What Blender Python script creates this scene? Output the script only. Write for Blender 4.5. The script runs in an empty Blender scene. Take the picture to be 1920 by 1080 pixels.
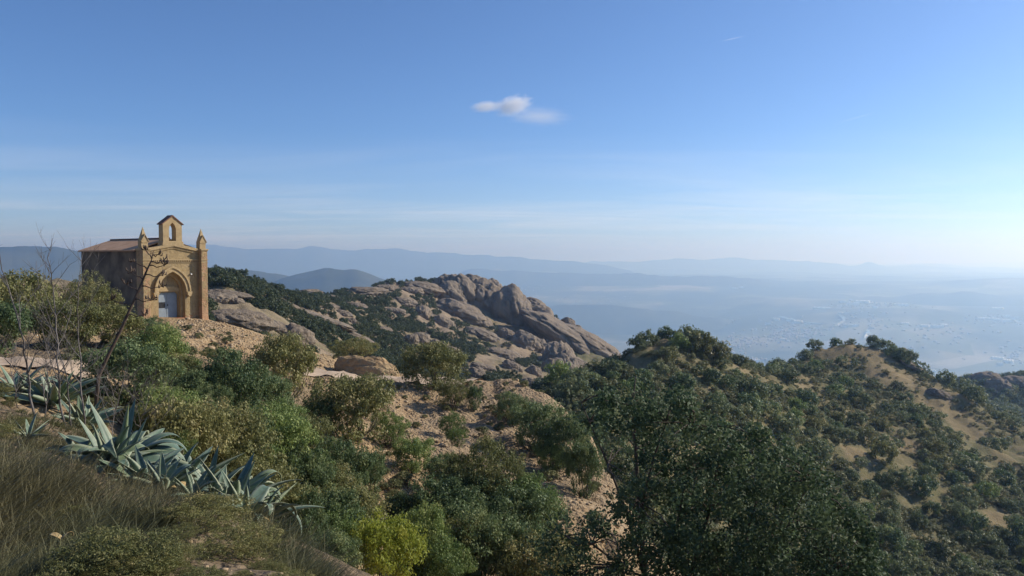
import bpy, bmesh, math, random
import numpy as np
from mathutils import Vector, Matrix
from mathutils.geometry import tessellate_polygon

random.seed(7)
RNG = np.random.default_rng(7)
R = math.radians
scene = bpy.context.scene
COL = scene.collection

# ------------------------------------------------------------------ camera
F = 1478.0                      # focal length in pixels of the 1920 wide photograph
PITCH = math.atan(56 / F)
cam_d = bpy.data.cameras.new('camera')
cam_d.sensor_width = 36.0
cam_d.lens = 36.0 * F / 1920
cam_d.clip_start = 0.05
cam_d.clip_end = 200000
cam = bpy.data.objects.new('camera', cam_d)
COL.objects.link(cam)
cam.location = (0, 0, 0)
cam.rotation_euler = (math.pi / 2 - PITCH, 0, 0)
scene.camera = cam

# ------------------------------------------------------------------ light
SUN_AZ, SUN_EL = R(70), R(29)
SKY_STRENGTH = 0.122
SUN_STRENGTH = 4.3
HAZE = 1.75e-4
HTOP = 300
scene.view_settings.view_transform = 'Standard'
scene.view_settings.look = 'None'
scene.view_settings.exposure = 0.3
scene.view_settings.gamma = 1.0
scene.view_settings.use_curve_mapping = False
scene.cycles.use_denoising = True
scene.cycles.max_bounces = 6
scene.cycles.diffuse_bounces = 4
scene.cycles.glossy_bounces = 2
scene.cycles.transmission_bounces = 3
scene.cycles.transparent_max_bounces = 4
scene.cycles.volume_bounces = 2
scene.cycles.volume_step_rate = 4.0
scene.cycles.volume_max_steps = 128

sdir = Vector((math.sin(SUN_AZ) * math.cos(SUN_EL), math.cos(SUN_AZ) * math.cos(SUN_EL), math.sin(SUN_EL)))
sl = bpy.data.lights.new('sun', 'SUN')
sl.energy = SUN_STRENGTH
sl.angle = R(0.53)
sl.color = (1.0, 0.91, 0.79)
so = bpy.data.objects.new('sun', sl)
so.rotation_euler = (-sdir).to_track_quat('-Z', 'Y').to_euler()
so.location = sdir * 50
COL.objects.link(so)


def nd(nt, typ, loc=(0, 0), **kw):
    n = nt.nodes.new(typ)
    n.location = loc
    for k, v in kw.items():
        setattr(n, k, v)
    return n


def setin(n, **kw):
    for k, v in kw.items():
        n.inputs[k.replace('_', ' ')].default_value = v


def math_node(nt, op, a, b=None, clamp=False):
    n = nt.nodes.new('ShaderNodeMath')
    n.operation = op
    n.use_clamp = clamp
    for i, v in enumerate((a, b)):
        if v is None:
            continue
        if isinstance(v, (int, float)):
            n.inputs[i].default_value = v
        else:
            nt.links.new(v, n.inputs[i])
    return n.outputs[0]


def ramp(nt, fac, stops, interp='LINEAR'):
    n = nt.nodes.new('ShaderNodeValToRGB')
    n.color_ramp.interpolation = interp
    e = n.color_ramp.elements
    while len(e) < len(stops):
        e.new(0.5)
    for k, (p, c) in enumerate(stops):
        e[k].position = p
        e[k].color = (*c, 1) if len(c) == 3 else c
    nt.links.new(fac, n.inputs['Fac'])
    return n.outputs['Color']


def mixc(nt, fac, a, b, mode='MIX'):
    n = nt.nodes.new('ShaderNodeMix')
    n.data_type = 'RGBA'
    n.blend_type = mode
    for key, v in ((0, fac), (6, a), (7, b)):
        if isinstance(v, (int, float)):
            n.inputs[key].default_value = v
        elif isinstance(v, tuple):
            n.inputs[key].default_value = (*v, 1)
        else:
            nt.links.new(v, n.inputs[key])
    return n.outputs[2]


def noise(nt, vec, scale, detail=4, rough=0.55, dist=0.0, out='Fac'):
    n = nt.nodes.new('ShaderNodeTexNoise')
    n.inputs['Scale'].default_value = scale
    n.inputs['Detail'].default_value = detail
    n.inputs['Roughness'].default_value = rough
    n.inputs['Distortion'].default_value = dist
    nt.links.new(vec, n.inputs['Vector'])
    return n.outputs[out]


# ------------------------------------------------------------------ sky
world = bpy.data.worlds.new('World')
scene.world = world
world.use_nodes = True
wt = world.node_tree
wt.nodes.clear()
sky = nd(wt, 'ShaderNodeTexSky', sky_type='NISHITA')
sky.sun_disc = False
sky.sun_elevation = SUN_EL
sky.sun_rotation = SUN_AZ
sky.altitude = 900
sky.air_density = 0.75
sky.dust_density = 1.0
sky.ozone_density = 8.0
tc = nd(wt, 'ShaderNodeTexCoord')
sep = nd(wt, 'ShaderNodeSeparateXYZ')
wt.links.new(tc.outputs['Generated'], sep.inputs[0])
el = sep.outputs['Z']
# thin cirrus low in the sky, over a painted whitish haze band: stretched noise on a flat cloud layer
den = math_node(wt, 'ADD', math_node(wt, 'MAXIMUM', el, 0.0), 0.05)
cx = math_node(wt, 'DIVIDE', sep.outputs['X'], den)
cy = math_node(wt, 'DIVIDE', sep.outputs['Y'], den)
cmb = nd(wt, 'ShaderNodeCombineXYZ')
wt.links.new(math_node(wt, 'MULTIPLY', cx, 0.34), cmb.inputs[0])
wt.links.new(math_node(wt, 'MULTIPLY', cy, 1.0), cmb.inputs[1])
n1 = noise(wt, cmb.outputs[0], 0.75, 7, 0.62, 1.2)
n2 = noise(wt, cmb.outputs[0], 0.16, 3, 0.5, 0.2)
ci = math_node(wt, 'MULTIPLY', math_node(wt, 'MULTIPLY', math_node(wt, 'SUBTRACT', n1, 0.43), 2.8, True),
               math_node(wt, 'MULTIPLY', math_node(wt, 'SUBTRACT', n2, 0.34), 4.0, True))
band = math_node(wt, 'SUBTRACT', 1.0, math_node(wt, 'MULTIPLY', math_node(wt, 'SUBTRACT', el, 0.02), 7.5, True))
ci = math_node(wt, 'MULTIPLY', math_node(wt, 'MULTIPLY', math_node(wt, 'ADD', ci, 0.16), band), 0.62, True)  # constant base whitens the sky towards the horizon like haze
skyc = mixc(wt, ci, sky.outputs['Color'], (6.9, 6.9, 7.3))
bg = nd(wt, 'ShaderNodeBackground')
bg.inputs['Strength'].default_value = SKY_STRENGTH
wt.links.new(skyc, bg.inputs['Color'])
wo = nd(wt, 'ShaderNodeOutputWorld')
wt.links.new(bg.outputs[0], wo.inputs['Surface'])


# ------------------------------------------------------------------ geometry helpers
CP, SP = math.cos(PITCH), math.sin(PITCH)


def ray(px, py, dist):
    """point on the sight line of a photograph pixel at a horizontal distance in metres"""
    u = (540 - py) / F
    w = np.array([(px - 960) / F, CP + u * SP, -SP + u * CP])
    return w / math.hypot(w[0], w[1]) * dist


def plan(px, dist):
    a = math.atan((px - 960) / F)
    return dist * math.sin(a), dist * math.cos(a)


def _hash(i, j, k, seed):
    n = (i * 374761393 + j * 668265263 + k * 2147483647 + seed * 1274126177) & 0xFFFFFFFF
    n = ((n ^ (n >> 13)) * 1274126177) & 0xFFFFFFFF
    n = ((n ^ (n >> 16)) * 2246822519) & 0xFFFFFFFF
    return ((n ^ (n >> 15)) & 0xFFFFFF) / float(0xFFFFFF)


def vnoise(p, seed=0):
    p = np.asarray(p, dtype=np.float64)
    f0 = np.floor(p)
    t = p - f0
    t = t * t * (3 - 2 * t)
    i = f0.astype(np.int64)
    r = 0
    for dx in (0, 1):
        for dy in (0, 1):
            for dz in (0, 1):
                h = _hash(i[..., 0] + dx, i[..., 1] + dy, i[..., 2] + dz, seed)
                w = (t[..., 0] if dx else 1 - t[..., 0]) * (t[..., 1] if dy else 1 - t[..., 1]) * (t[..., 2] if dz else 1 - t[..., 2])
                r = r + h * w
    return r * 2 - 1


def fbm(p, octaves=4, seed=0, gain=0.5):
    p = np.asarray(p, dtype=np.float64)
    a, s, r = 1.0, 1.0, 0
    for o in range(octaves):
        r = r + a * vnoise(p * s + 17.3 * o, seed + o)
        a *= gain
        s *= 2.03
    return r


def mesh_np(name, verts, faces, smooth=False):
    """faces: an (n,k) array, all of the same size, or a list of them"""
    me = bpy.data.meshes.new(name)
    if not isinstance(faces, list):
        faces = [faces]
    faces = [np.asarray(f, dtype=np.int32) for f in faces if len(f)]
    verts = np.asarray(verts, dtype=np.float32)
    me.vertices.add(len(verts))
    me.vertices.foreach_set('co', verts.ravel())
    nl = sum(f.size for f in faces)
    npoly = sum(len(f) for f in faces)
    me.loops.add(nl)
    me.loops.foreach_set('vertex_index', np.concatenate([f.ravel() for f in faces]))
    me.polygons.add(npoly)
    tot = np.concatenate([np.full(len(f), f.shape[1], dtype=np.int32) for f in faces])
    start = np.concatenate([[0], np.cumsum(tot)[:-1]]).astype(np.int32)
    me.polygons.foreach_set('loop_start', start)
    me.polygons.foreach_set('loop_total', tot)
    if smooth:
        me.polygons.foreach_set('use_smooth', np.ones(npoly, dtype=bool))
    me.update(calc_edges=True)
    return me


def fattr(me, name, vals):
    a = me.attributes.new(name, 'FLOAT', 'POINT')
    a.data.foreach_set('value', np.asarray(vals, dtype=np.float32))


def obj(name, me, mat=None, parent=None, label=None, cat=None, group=None, kind=None):
    if mat is not None and len(me.materials) == 0:
        me.materials.append(mat)
    o = bpy.data.objects.new(name, me)
    COL.objects.link(o)
    if parent is not None:
        o.parent = parent
    tag(o, label, cat, group, kind)
    return o


def tag(o, label=None, cat=None, group=None, kind=None):
    for k, v in (('label', label), ('category', cat), ('group', group), ('kind', kind)):
        if v:
            o[k] = v
    return o


def empty(name, loc, rz=0.0, label=None, cat=None, group=None):
    o = bpy.data.objects.new(name, None)
    o.empty_display_size = 0.2
    COL.objects.link(o)
    o.location = loc
    o.rotation_euler = (0, 0, rz)
    return tag(o, label, cat, group)


class MB:
    """collects verts and faces"""
    def __init__(s):
        s.v, s.f = [], []

    def add(s, vs, fs):
        o = len(s.v)
        s.v += [tuple(p) for p in vs]
        s.f += [tuple(i + o for i in q) for q in fs]
        return s

    def box(s, x0, x1, y0, y1, z0, z1):
        return s.add([(x0, y0, z0), (x1, y0, z0), (x1, y1, z0), (x0, y1, z0), (x0, y0, z1), (x1, y0, z1), (x1, y1, z1), (x0, y1, z1)],
                     [(0, 3, 2, 1), (4, 5, 6, 7), (0, 1, 5, 4), (1, 2, 6, 5), (2, 3, 7, 6), (3, 0, 4, 7)])

    def prism(s, outline, y0, y1, holes=()):
        """outline in x,z, counter-clockwise seen from -y, swept from y0 to y1"""
        loops = [list(outline)] + [list(h) for h in holes]
        flat = [p for l in loops for p in l]
        tris = tessellate_polygon([[Vector((p[0], p[1], 0)) for p in l] for l in loops])
        n = len(flat)
        vs = [(p[0], y0, p[1]) for p in flat] + [(p[0], y1, p[1]) for p in flat]
        fs = []
        for t in tris:
            a, b, c = [Vector(flat[i]) for i in t]
            if (b - a).cross(c - a) < 0:
                t = t[::-1]
            fs.append(tuple(t))
            fs.append(tuple(i + n for i in reversed(t)))
        k = 0
        for l in loops:
            m = len(l)
            for i in range(m):
                a, b = k + i, k + (i + 1) % m
                fs.append((b, a, a + n, b + n))
            k += m
        return s.add(vs, fs)

    def tube(s, pts, radii, n=6, cap=True):
        pts = [Vector(p) for p in pts]
        rings = []
        for i, p in enumerate(pts):
            d = (pts[min(i + 1, len(pts) - 1)] - pts[max(i - 1, 0)])
            if d.length < 1e-9:
                d = Vector((0, 0, 1))
            d.normalize()
            a = d.cross(Vector((0.13, 0.97, 0.2)))
            if a.length < 1e-3:
                a = d.cross(Vector((1, 0, 0)))
            a.normalize()
            b = d.cross(a)
            rings.append([p + (a * math.cos(t) + b * math.sin(t)) * radii[i] for t in [2 * math.pi * k / n for k in range(n)]])
        vs = [q for r in rings for q in r]
        fs = []
        for i in range(len(pts) - 1):
            for k in range(n):
                k2 = (k + 1) % n
                fs.append((i * n + k, i * n + k2, (i + 1) * n + k2, (i + 1) * n + k))
        if cap:
            fs.append(tuple(reversed(range(n))))
            fs.append(tuple((len(pts) - 1) * n + k for k in range(n)))
        return s.add(vs, fs)

    def mesh(s, name, smooth=False, bevel=0.0):
        me = bpy.data.meshes.new(name)
        me.from_pydata(s.v, [], s.f)
        bm = bmesh.new()
        bm.from_mesh(me)
        bmesh.ops.recalc_face_normals(bm, faces=bm.faces)
        if bevel:
            ed = [e for e in bm.edges if len(e.link_faces) == 2 and e.calc_face_angle(0) > 0.6]
            bmesh.ops.bevel(bm, geom=ed, offset=bevel, segments=1, affect='EDGES', clamp_overlap=True)
        bm.to_mesh(me)
        bm.free()
        if smooth:
            for p in me.polygons:
                p.use_smooth = True
        me.update()
        return me


# ------------------------------------------------------------------ materials
def new_mat(name):
    m = bpy.data.materials.new(name)
    m.use_nodes = True
    nt = m.node_tree
    nt.nodes.clear()
    out = nd(nt, 'ShaderNodeOutputMaterial')
    b = nd(nt, 'ShaderNodeBsdfPrincipled')
    nt.links.new(b.outputs[0], out.inputs['Surface'])
    b.inputs['Roughness'].default_value = 0.9
    b.inputs['Specular IOR Level'].default_value = 0.2
    return m, nt, b, out


def bump(nt, b, h, strength=0.5, dist=0.05):
    n = nd(nt, 'ShaderNodeBump')
    n.inputs['Strength'].default_value = strength
    n.inputs['Distance'].default_value = dist
    nt.links.new(h, n.inputs['Height'])
    nt.links.new(n.outputs[0], b.inputs['Normal'])


def objcoord(nt):
    return nd(nt, 'ShaderNodeTexCoord').outputs['Object']


def leaf_mat(name, dark, light, alt=None, trans=0.25, rough=0.55, spec=0.25):
    """leaf colours vary from leaf to leaf (attribute tint) and from plant to plant"""
    m, nt, b, out = new_mat(name)
    at = nd(nt, 'ShaderNodeAttribute', attribute_name='tint')
    oi = nd(nt, 'ShaderNodeObjectInfo')
    c = mixc(nt, at.outputs['Fac'], dark, light)
    if alt is not None:
        a2 = nd(nt, 'ShaderNodeAttribute', attribute_name='clump')
        c = mixc(nt, a2.outputs['Fac'], c, alt)
    hsv = nd(nt, 'ShaderNodeHueSaturation')
    nt.links.new(c, hsv.inputs['Color'])
    nt.links.new(math_node(nt, 'ADD', math_node(nt, 'MULTIPLY', oi.outputs['Random'], 0.5), 0.75), hsv.inputs['Value'])
    nt.links.new(math_node(nt, 'ADD', math_node(nt, 'MULTIPLY', oi.outputs['Random'], -0.03), 0.515), hsv.inputs['Hue'])
    nt.links.new(hsv.outputs[0], b.inputs['Base Color'])
    b.inputs['Roughness'].default_value = rough
    b.inputs['Specular IOR Level'].default_value = spec
    tr = nd(nt, 'ShaderNodeBsdfTranslucent')
    nt.links.new(hsv.outputs[0], tr.inputs['Color'])
    mx = nd(nt, 'ShaderNodeMixShader')
    mx.inputs[0].default_value = trans
    nt.links.new(b.outputs[0], mx.inputs[1])
    nt.links.new(tr.outputs[0], mx.inputs[2])
    nt.links.new(mx.outputs[0], out.inputs['Surface'])
    return m


def plain_mat(name, c1, c2, scale=3.0, rough=0.9, bs=0.3, bd=0.02, detail=5, spec=0.2, metallic=0.0):
    m, nt, b, out = new_mat(name)
    v = objcoord(nt)
    n = noise(nt, v, scale, detail, 0.6)
    nt.links.new(ramp(nt, n, [(0.3, c1), (0.7, c2)]), b.inputs['Base Color'])
    b.inputs['Roughness'].default_value = rough
    b.inputs['Specular IOR Level'].default_value = spec
    b.inputs['Metallic'].default_value = metallic
    if bs:
        bump(nt, b, noise(nt, v, scale * 4, 4, 0.6), bs, bd)
    return m


M = {}
M['oak'] = leaf_mat('oak_leaves', (0.072, 0.111, 0.048), (0.215, 0.288, 0.121), (0.305, 0.315, 0.121), trans=0.3)
M['olive'] = leaf_mat('olive_leaves', (0.114, 0.128, 0.045), (0.308, 0.307, 0.119), (0.347, 0.298, 0.137), trans=0.3)
M['green'] = leaf_mat('fresh_leaves', (0.099, 0.160, 0.045), (0.259, 0.335, 0.114), (0.305, 0.335, 0.114), trans=0.32)
M['yellow'] = leaf_mat('yellow_leaves', (0.15, 0.20, 0.03), (0.38, 0.42, 0.065), (0.30, 0.30, 0.06), trans=0.4)
M['bigoak'] = leaf_mat('near_oak_leaves', (0.040, 0.072, 0.036), (0.136, 0.200, 0.100), (0.182, 0.209, 0.100), rough=0.6, spec=0.15)
M['hill'] = leaf_mat('hillside_leaves', (0.095, 0.129, 0.060), (0.246, 0.284, 0.133), (0.284, 0.284, 0.123), trans=0.3)
M['scrub'] = leaf_mat('scrub_leaves', (0.110, 0.128, 0.055), (0.250, 0.262, 0.120), (0.28, 0.235, 0.125), trans=0.3)
M['wood'] = leaf_mat('distant_wood_leaves', (0.043, 0.065, 0.033), (0.106, 0.135, 0.062), (0.125, 0.131, 0.062))
M['grass'] = leaf_mat('dry_grass', (0.075, 0.082, 0.036), (0.26, 0.255, 0.125), (0.205, 0.18, 0.095), trans=0.3)
M['bark'] = plain_mat('bark', (0.05, 0.042, 0.035), (0.14, 0.12, 0.10), 14, 0.95, 0.6, 0.01)
M['deadwood'] = plain_mat('dead_wood', (0.10, 0.09, 0.085), (0.24, 0.22, 0.20), 18, 0.95, 0.4, 0.006)
M['stalk'] = plain_mat('dry_stalk', (0.055, 0.042, 0.035), (0.14, 0.105, 0.08), 12, 0.9, 0.4, 0.01)

# agave leaf: blue green with paler bloom, thin pale margin
m, nt, b, out = new_mat('agave_leaf')
oi = nd(nt, 'ShaderNodeObjectInfo')
oc = objcoord(nt)
at = nd(nt, 'ShaderNodeAttribute', attribute_name='edge')
ag = ramp(nt, noise(nt, oc, 4.0, 4, 0.6), [(0.3, (0.062, 0.108, 0.076)), (0.7, (0.145, 0.215, 0.170))])
ag = mixc(nt, ramp(nt, oi.outputs['Random'], [(0.0, (0, 0, 0)), (0.8, (0.15, 0.15, 0.15)), (1.0, (0.55, 0.55, 0.55))]), ag, (0.27, 0.32, 0.12))
ag = mixc(nt, math_node(nt, 'MULTIPLY', at.outputs['Fac'], 0.6), ag, (0.42, 0.45, 0.33))
nt.links.new(ag, b.inputs['Base Color'])
b.inputs['Roughness'].default_value = 0.5
b.inputs['Specular IOR Level'].default_value = 0.35
M['agave'] = m
M['agave_dead'] = plain_mat('withered_agave_leaf', (0.30, 0.20, 0.08), (0.50, 0.40, 0.22), 6, 0.8, 0.3, 0.01)


def terrain_material():
    m, nt, b, out = new_mat('mountain_ground')
    v = objcoord(nt)
    zr = nd(nt, 'ShaderNodeAttribute', attribute_name='scrub').outputs['Fac']
    zs = nd(nt, 'ShaderNodeAttribute', attribute_name='soil').outputs['Fac']
    zk = nd(nt, 'ShaderNodeAttribute', attribute_name='rock').outputs['Fac']
    big = noise(nt, v, 0.12, 5, 0.6)
    mid = noise(nt, v, 1.1, 6, 0.65)
    fine = noise(nt, v, 9.0, 5, 0.7)
    vo = nd(nt, 'ShaderNodeTexVoronoi')
    vo.inputs['Scale'].default_value = 5.5
    vo.inputs['Randomness'].default_value = 1.0
    nt.links.new(v, vo.inputs['Vector'])
    vo2 = nd(nt, 'ShaderNodeTexVoronoi')
    vo2.inputs['Scale'].default_value = 14.0
    nt.links.new(v, vo2.inputs['Vector'])
    earth = ramp(nt, mid, [(0.25, (0.22, 0.135, 0.065)), (0.5, (0.35, 0.245, 0.13)), (0.75, (0.46, 0.345, 0.195))])
    earth = mixc(nt, math_node(nt, 'MULTIPLY', math_node(nt, 'SUBTRACT', big, 0.45), 2.5, True), earth, (0.38, 0.28, 0.15))
    peb = nd(nt, 'ShaderNodeSeparateColor')
    nt.links.new(vo.outputs['Color'], peb.inputs[0])
    earth = mixc(nt, math_node(nt, 'MULTIPLY', peb.outputs[0], 0.45), earth, (0.47, 0.38, 0.245))
    earth = mixc(nt, math_node(nt, 'MULTIPLY', peb.outputs[1], 0.30), earth, (0.24, 0.135, 0.075))
    rock = ramp(nt, noise(nt, v, 0.35, 7, 0.65), [(0.3, (0.18, 0.14, 0.10)), (0.55, (0.29, 0.23, 0.16)), (0.75, (0.38, 0.295, 0.20))])
    scr = ramp(nt, noise(nt, v, 0.45, 7, 0.7), [(0.3, (0.105, 0.108, 0.05)), (0.52, (0.175, 0.16, 0.08)), (0.76, (0.29, 0.225, 0.135))])
    soil = ramp(nt, fine, [(0.3, (0.11, 0.085, 0.055)), (0.7, (0.28, 0.215, 0.14))])
    c = mixc(nt, zk, earth, rock)
    c = mixc(nt, zr, c, scr)
    c = mixc(nt, zs, c, soil)
    nt.links.new(c, b.inputs['Base Color'])
    h = math_node(nt, 'ADD', math_node(nt, 'MULTIPLY', mid, 0.8), math_node(nt, 'MULTIPLY', fine, 0.25))
    h = math_node(nt, 'SUBTRACT', h, math_node(nt, 'MULTIPLY', vo.outputs['Distance'], 0.55))
    h = math_node(nt, 'SUBTRACT', h, math_node(nt, 'MULTIPLY', vo2.outputs['Distance'], 0.2))
    bump(nt, b, h, 0.85, 0.22)
    b.inputs['Roughness'].default_value = 0.95
    b.inputs['Specular IOR Level'].default_value = 0.1
    return m


M['ground'] = terrain_material()


def rock_material():
    m, nt, b, out = new_mat('conglomerate_rock')
    v = nd(nt, 'ShaderNodeNewGeometry').outputs['Position']
    mp = nd(nt, 'ShaderNodeMapping')
    mp.inputs['Scale'].default_value = (1, 1, 0.22)
    mp.inputs['Rotation'].default_value = (0, 0.5, 0)
    nt.links.new(v, mp.inputs[0])
    big = noise(nt, v, 0.05, 5, 0.6)
    streak = noise(nt, mp.outputs[0], 0.35, 7, 0.7, 0.4)
    mid = noise(nt, v, 0.9, 6, 0.7)
    c = ramp(nt, streak, [(0.28, (0.12, 0.10, 0.082)), (0.5, (0.235, 0.195, 0.15)), (0.72, (0.32, 0.26, 0.19))])
    c = mixc(nt, math_node(nt, 'MULTIPLY', math_node(nt, 'SUBTRACT', big, 0.42), 2.0, True), c, (0.27, 0.21, 0.145))
    c = mixc(nt, math_node(nt, 'MULTIPLY', math_node(nt, 'SUBTRACT', mid, 0.52), 2.2, True), c, (0.17, 0.145, 0.115))
    nt.links.new(c, b.inputs['Base Color'])
    b.inputs['Roughness'].default_value = 0.95
    b.inputs['Specular IOR Level'].default_value = 0.1
    bump(nt, b, math_node(nt, 'ADD', math_node(nt, 'MULTIPLY', streak, 2.0), mid), 0.7, 0.8)
    return m


M['rock'] = rock_material()
M['stone'] = plain_mat('loose_stone', (0.26, 0.175, 0.095), (0.50, 0.395, 0.26), 1.7, 0.95, 0.4, 0.02)
M['path'] = plain_mat('pale_path', (0.38, 0.29, 0.20), (0.52, 0.41, 0.30), 1.3, 0.95, 0.3, 0.02)

# ------------------------------------------------------------------ the mountain: one height function for everything that stands on it
CTRL = """
-250 1080 5.5;0 1080 5.5;150 1080 5;300 1080 4.7;450 1080 4.6;600 1085 4.6;700 1300 4.5;850 1420 4.3;1000 1500 4.2;1250 1560 4.2;1500 1560 4.4;1900 1500 4.8
-200 780 11.5;0 792 11;100 838 9.8;200 882 9;350 940 8.4;430 962 8.1;500 990 7.6;570 1020 7;620 1085 6.0
-200 730 14;0 745 14;100 768 13;200 812 12.5;300 900 12;400 985 11.5
560 1120 11;700 1260 11;850 1300 12;1000 1380 12;1300 1420 12;1600 1420 13;1900 1400 14
-200 690 22;0 690 22;100 694 20.5;180 700 20;260 735 20;340 800 20;420 900 18;500 985 17;560 1060 16;640 1130 16
-200 640 35;0 642 34;120 640 33;220 650 32;300 680 31;380 730 29;450 790 27;540 850 25;600 930 22;700 1060 20
-100 605 48;100 608 48;200 612 50;250 612 54;300 604 56;345 602 57.5;383 600 58.5;420 606 58
150 590 66;230 588 66;300 588 68;380 596 66
-100 530 95;0 530 95;100 528 95;160 540 90
-100 650 150;50 640 150;200 640 150;300 640 140
470 630 56;530 652 53;600 686 50;640 700 48.5
330 640 47;400 665 44;480 700 42;560 735 38;620 770 36
690 708 49;720 701 50;760 703 50;660 716 43.5;720 719 43;780 724 44;830 722 46
640 770 37;720 765 38;780 790 36.5;720 850 31;780 850 32;720 930 27;730 1000 24;740 1065 21.5
900 722 48;960 728 47.5;1000 738 46.5;1060 770 43;1110 818 39;1140 880 34.5;1155 950 30;1165 1010 27
850 830 34;900 785 40;960 800 39;1000 830 37;950 880 32;1000 890 33;1050 930 30.5;900 960 27;1000 1000 26;1080 1010 26;850 1080 22;1000 1090 22.5;1150 1120 21
500 720 80;600 750 85;680 760 90;760 790 95;850 800 80;930 810 72;1000 850 68;1080 950 62;1150 1040 48;1200 1120 38;1350 1300 30;1600 1250 36;1900 1200 45
400 592 95;450 612 92;520 636 95;570 660 92
390 556 125;450 575 125;520 605 125;600 652 128;650 685 125
390 519 170;440 527 195;470 535 215;540 548 260;590 549 290;640 547 330;690 544 360;720 540 385;760 533 405;790 528 425;830 526 440;860 524 455;890 530 455;920 543 452;960 560 448;1000 578 442;1060 613 430;1110 643 420;1150 660 410
390 600 260;470 640 310;540 660 420;640 660 520;720 660 600;860 660 680;1000 740 640;1100 830 600;1160 860 560;1220 900 520
520 570 190;600 590 220;600 620 180;680 590 290;690 640 200;690 668 160;760 590 330;760 640 260;760 690 190;850 590 390;850 630 330;850 700 220
930 600 410;930 650 340;930 715 230;1000 640 390;1010 690 320;1010 730 230;1060 670 375;1060 730 270;1110 700 360;1110 760 260
900 860 130;760 800 130;1030 860 150;1100 840 130
1060 742 108;1080 718 116;1120 694 126;1180 662 140;1220 642 148;1250 634 150;1290 640 152;1330 658 156;1370 676 160;1400 692 166;1440 702 182;1470 692 205;1500 672 230;1540 660 245;1580 653 252;1640 656 252;1670 668 250;1700 684 248;1760 712 243;1800 738 238;1850 772 228;1920 815 215;2050 900 190
1200 705 120;1150 800 92;1200 800 96;1250 720 125;1300 760 118;1300 900 92;1300 1090 74;1100 1000 72;1150 900 80;1400 760 135;1400 900 105;1400 1090 84;1400 720 150
1500 720 195;1500 770 165;1600 700 228;1600 760 190;1700 725 225;1700 780 188;1700 860 160;1500 860 135;1500 960 112;1500 1090 92;1700 960 138;1700 1090 112;1800 800 205;1900 910 178;1920 1000 150;1920 1090 128;2100 1090 130;1800 880 170
1250 800 240;1330 790 250;1430 790 290;1520 780 340;1620 790 380;1720 820 360;1800 850 330;1920 960 290
1780 768 400;1835 735 440;1850 714 470;1885 708 490;1920 716 490;2000 725 500;2150 740 500;1800 860 370;1900 800 370;1750 840 600;1860 850 650;2000 860 700;1900 770 430
"""
pu, pv, pw = [], [], []


def ctrl_polar(u, d, z):
    pu.append(u)
    pv.append(math.log(d))
    pw.append(z / d)


for tok in CTRL.replace('\n', ';').split(';'):
    tok = tok.strip()
    if not tok:
        continue
    a, b_, c = [float(t) for t in tok.split()]
    p = ray(a, b_, c)
    ctrl_polar(math.atan2(p[0], p[1]), c, p[2])
for u in np.linspace(-3.14159, 3.14159, 21):
    for d in (0.5, 0.8, 1.3, 2.0, 2.8):
        ctrl_polar(u, d, -1.66 - (0.25 * d * max(0, math.sin(u + 0.5)) if d > 1.2 and abs(u) < 1.6 else 0))
# to the left the ridge goes on, behind the camera it rises, to the right an unseen outcrop of rock, made up to cast shade
for u, d, z in [(-1.0, 5, -1.6), (-1.0, 12, -1.4), (-1.0, 30, -2), (-1.0, 80, -8), (-1.0, 200, -50),
                (-1.6, 5, -1.4), (-1.6, 15, -0.5), (-1.6, 50, 0), (-1.6, 200, -40), (-2.4, 5, -1.2), (-2.4, 20, 2), (-2.4, 80, 6), (-2.4, 200, -30),
                (-3.14, 5, -1.2), (-3.14, 20, 3), (-3.14, 80, 8), (-3.14, 200, -30), (3.14, 5, -1.2), (3.14, 20, 3), (3.14, 80, 8), (3.14, 200, -30),
                (2.4, 5, -1.4), (2.4, 12, 1.5), (2.4, 25, 6), (2.4, 80, 4), (2.4, 200, -40),
                (1.75, 5, -2), (1.75, 10, -1.5), (1.75, 18, 7), (1.75, 30, 9), (1.75, 80, -10), (1.75, 200, -60),
                (1.35, 5, -2.6), (1.35, 10, -4.0), (1.35, 15, -2.0), (1.30, 19.5, 8.5), (1.3, 25, 10.5), (1.3, 34, 6), (1.3, 80, -25), (1.3, 200, -80),
                (1.08, 6, -3.2), (1.08, 10, -5.2), (1.08, 14.5, -4), (1.06, 18.5, 1.0), (1.06, 22, 3), (1.06, 30, -3), (1.06, 48, -16), (1.0, 80, -28), (1.0, 200, -80),
                (0.86, 6, -3.2), (0.86, 12, -6.6), (0.88, 16, -4), (0.88, 19, -5), (0.88, 22.5, -5), (0.86, 29, -9), (0.86, 42, -17), (0.76, 12, -7.2), (0.77, 17.5, -5), (0.77, 20, -8), (0.77, 23, -9), (0.76, 28, -12), (0.74, 40, -17),
                (0.64, 12, -7.6), (0.63, 16, -8.4), (0.64, 20, -9.6), (0.64, 24, -11), (0.64, 29, -13), (0.66, 36, -16),
                (0.9, 100, -38), (0.9, 300, -90)]:
    ctrl_polar(u, d, z)
for u in np.linspace(-3.14, 3.14, 25):
    for d, z in ((1000, -270), (1500, -480), (2600, -760)):
        ctrl_polar(u, d, z)
    if abs(u) > 0.8:
        ctrl_polar(u, 500, -130)
P_ = np.stack([pu, pv], 1)
W_ = np.array(pw)
K_ = np.sqrt(((P_[:, None] - P_[None]) ** 2).sum(-1) + 1e-6)
n_ = len(P_)
A_ = np.zeros((n_ + 1, n_ + 1))
A_[:n_, :n_] = K_ - np.eye(n_) * 2e-3
A_[:n_, n_] = 1
A_[n_, :n_] = 1
SOL = np.linalg.solve(A_, np.concatenate([W_, [0]]))


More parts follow.
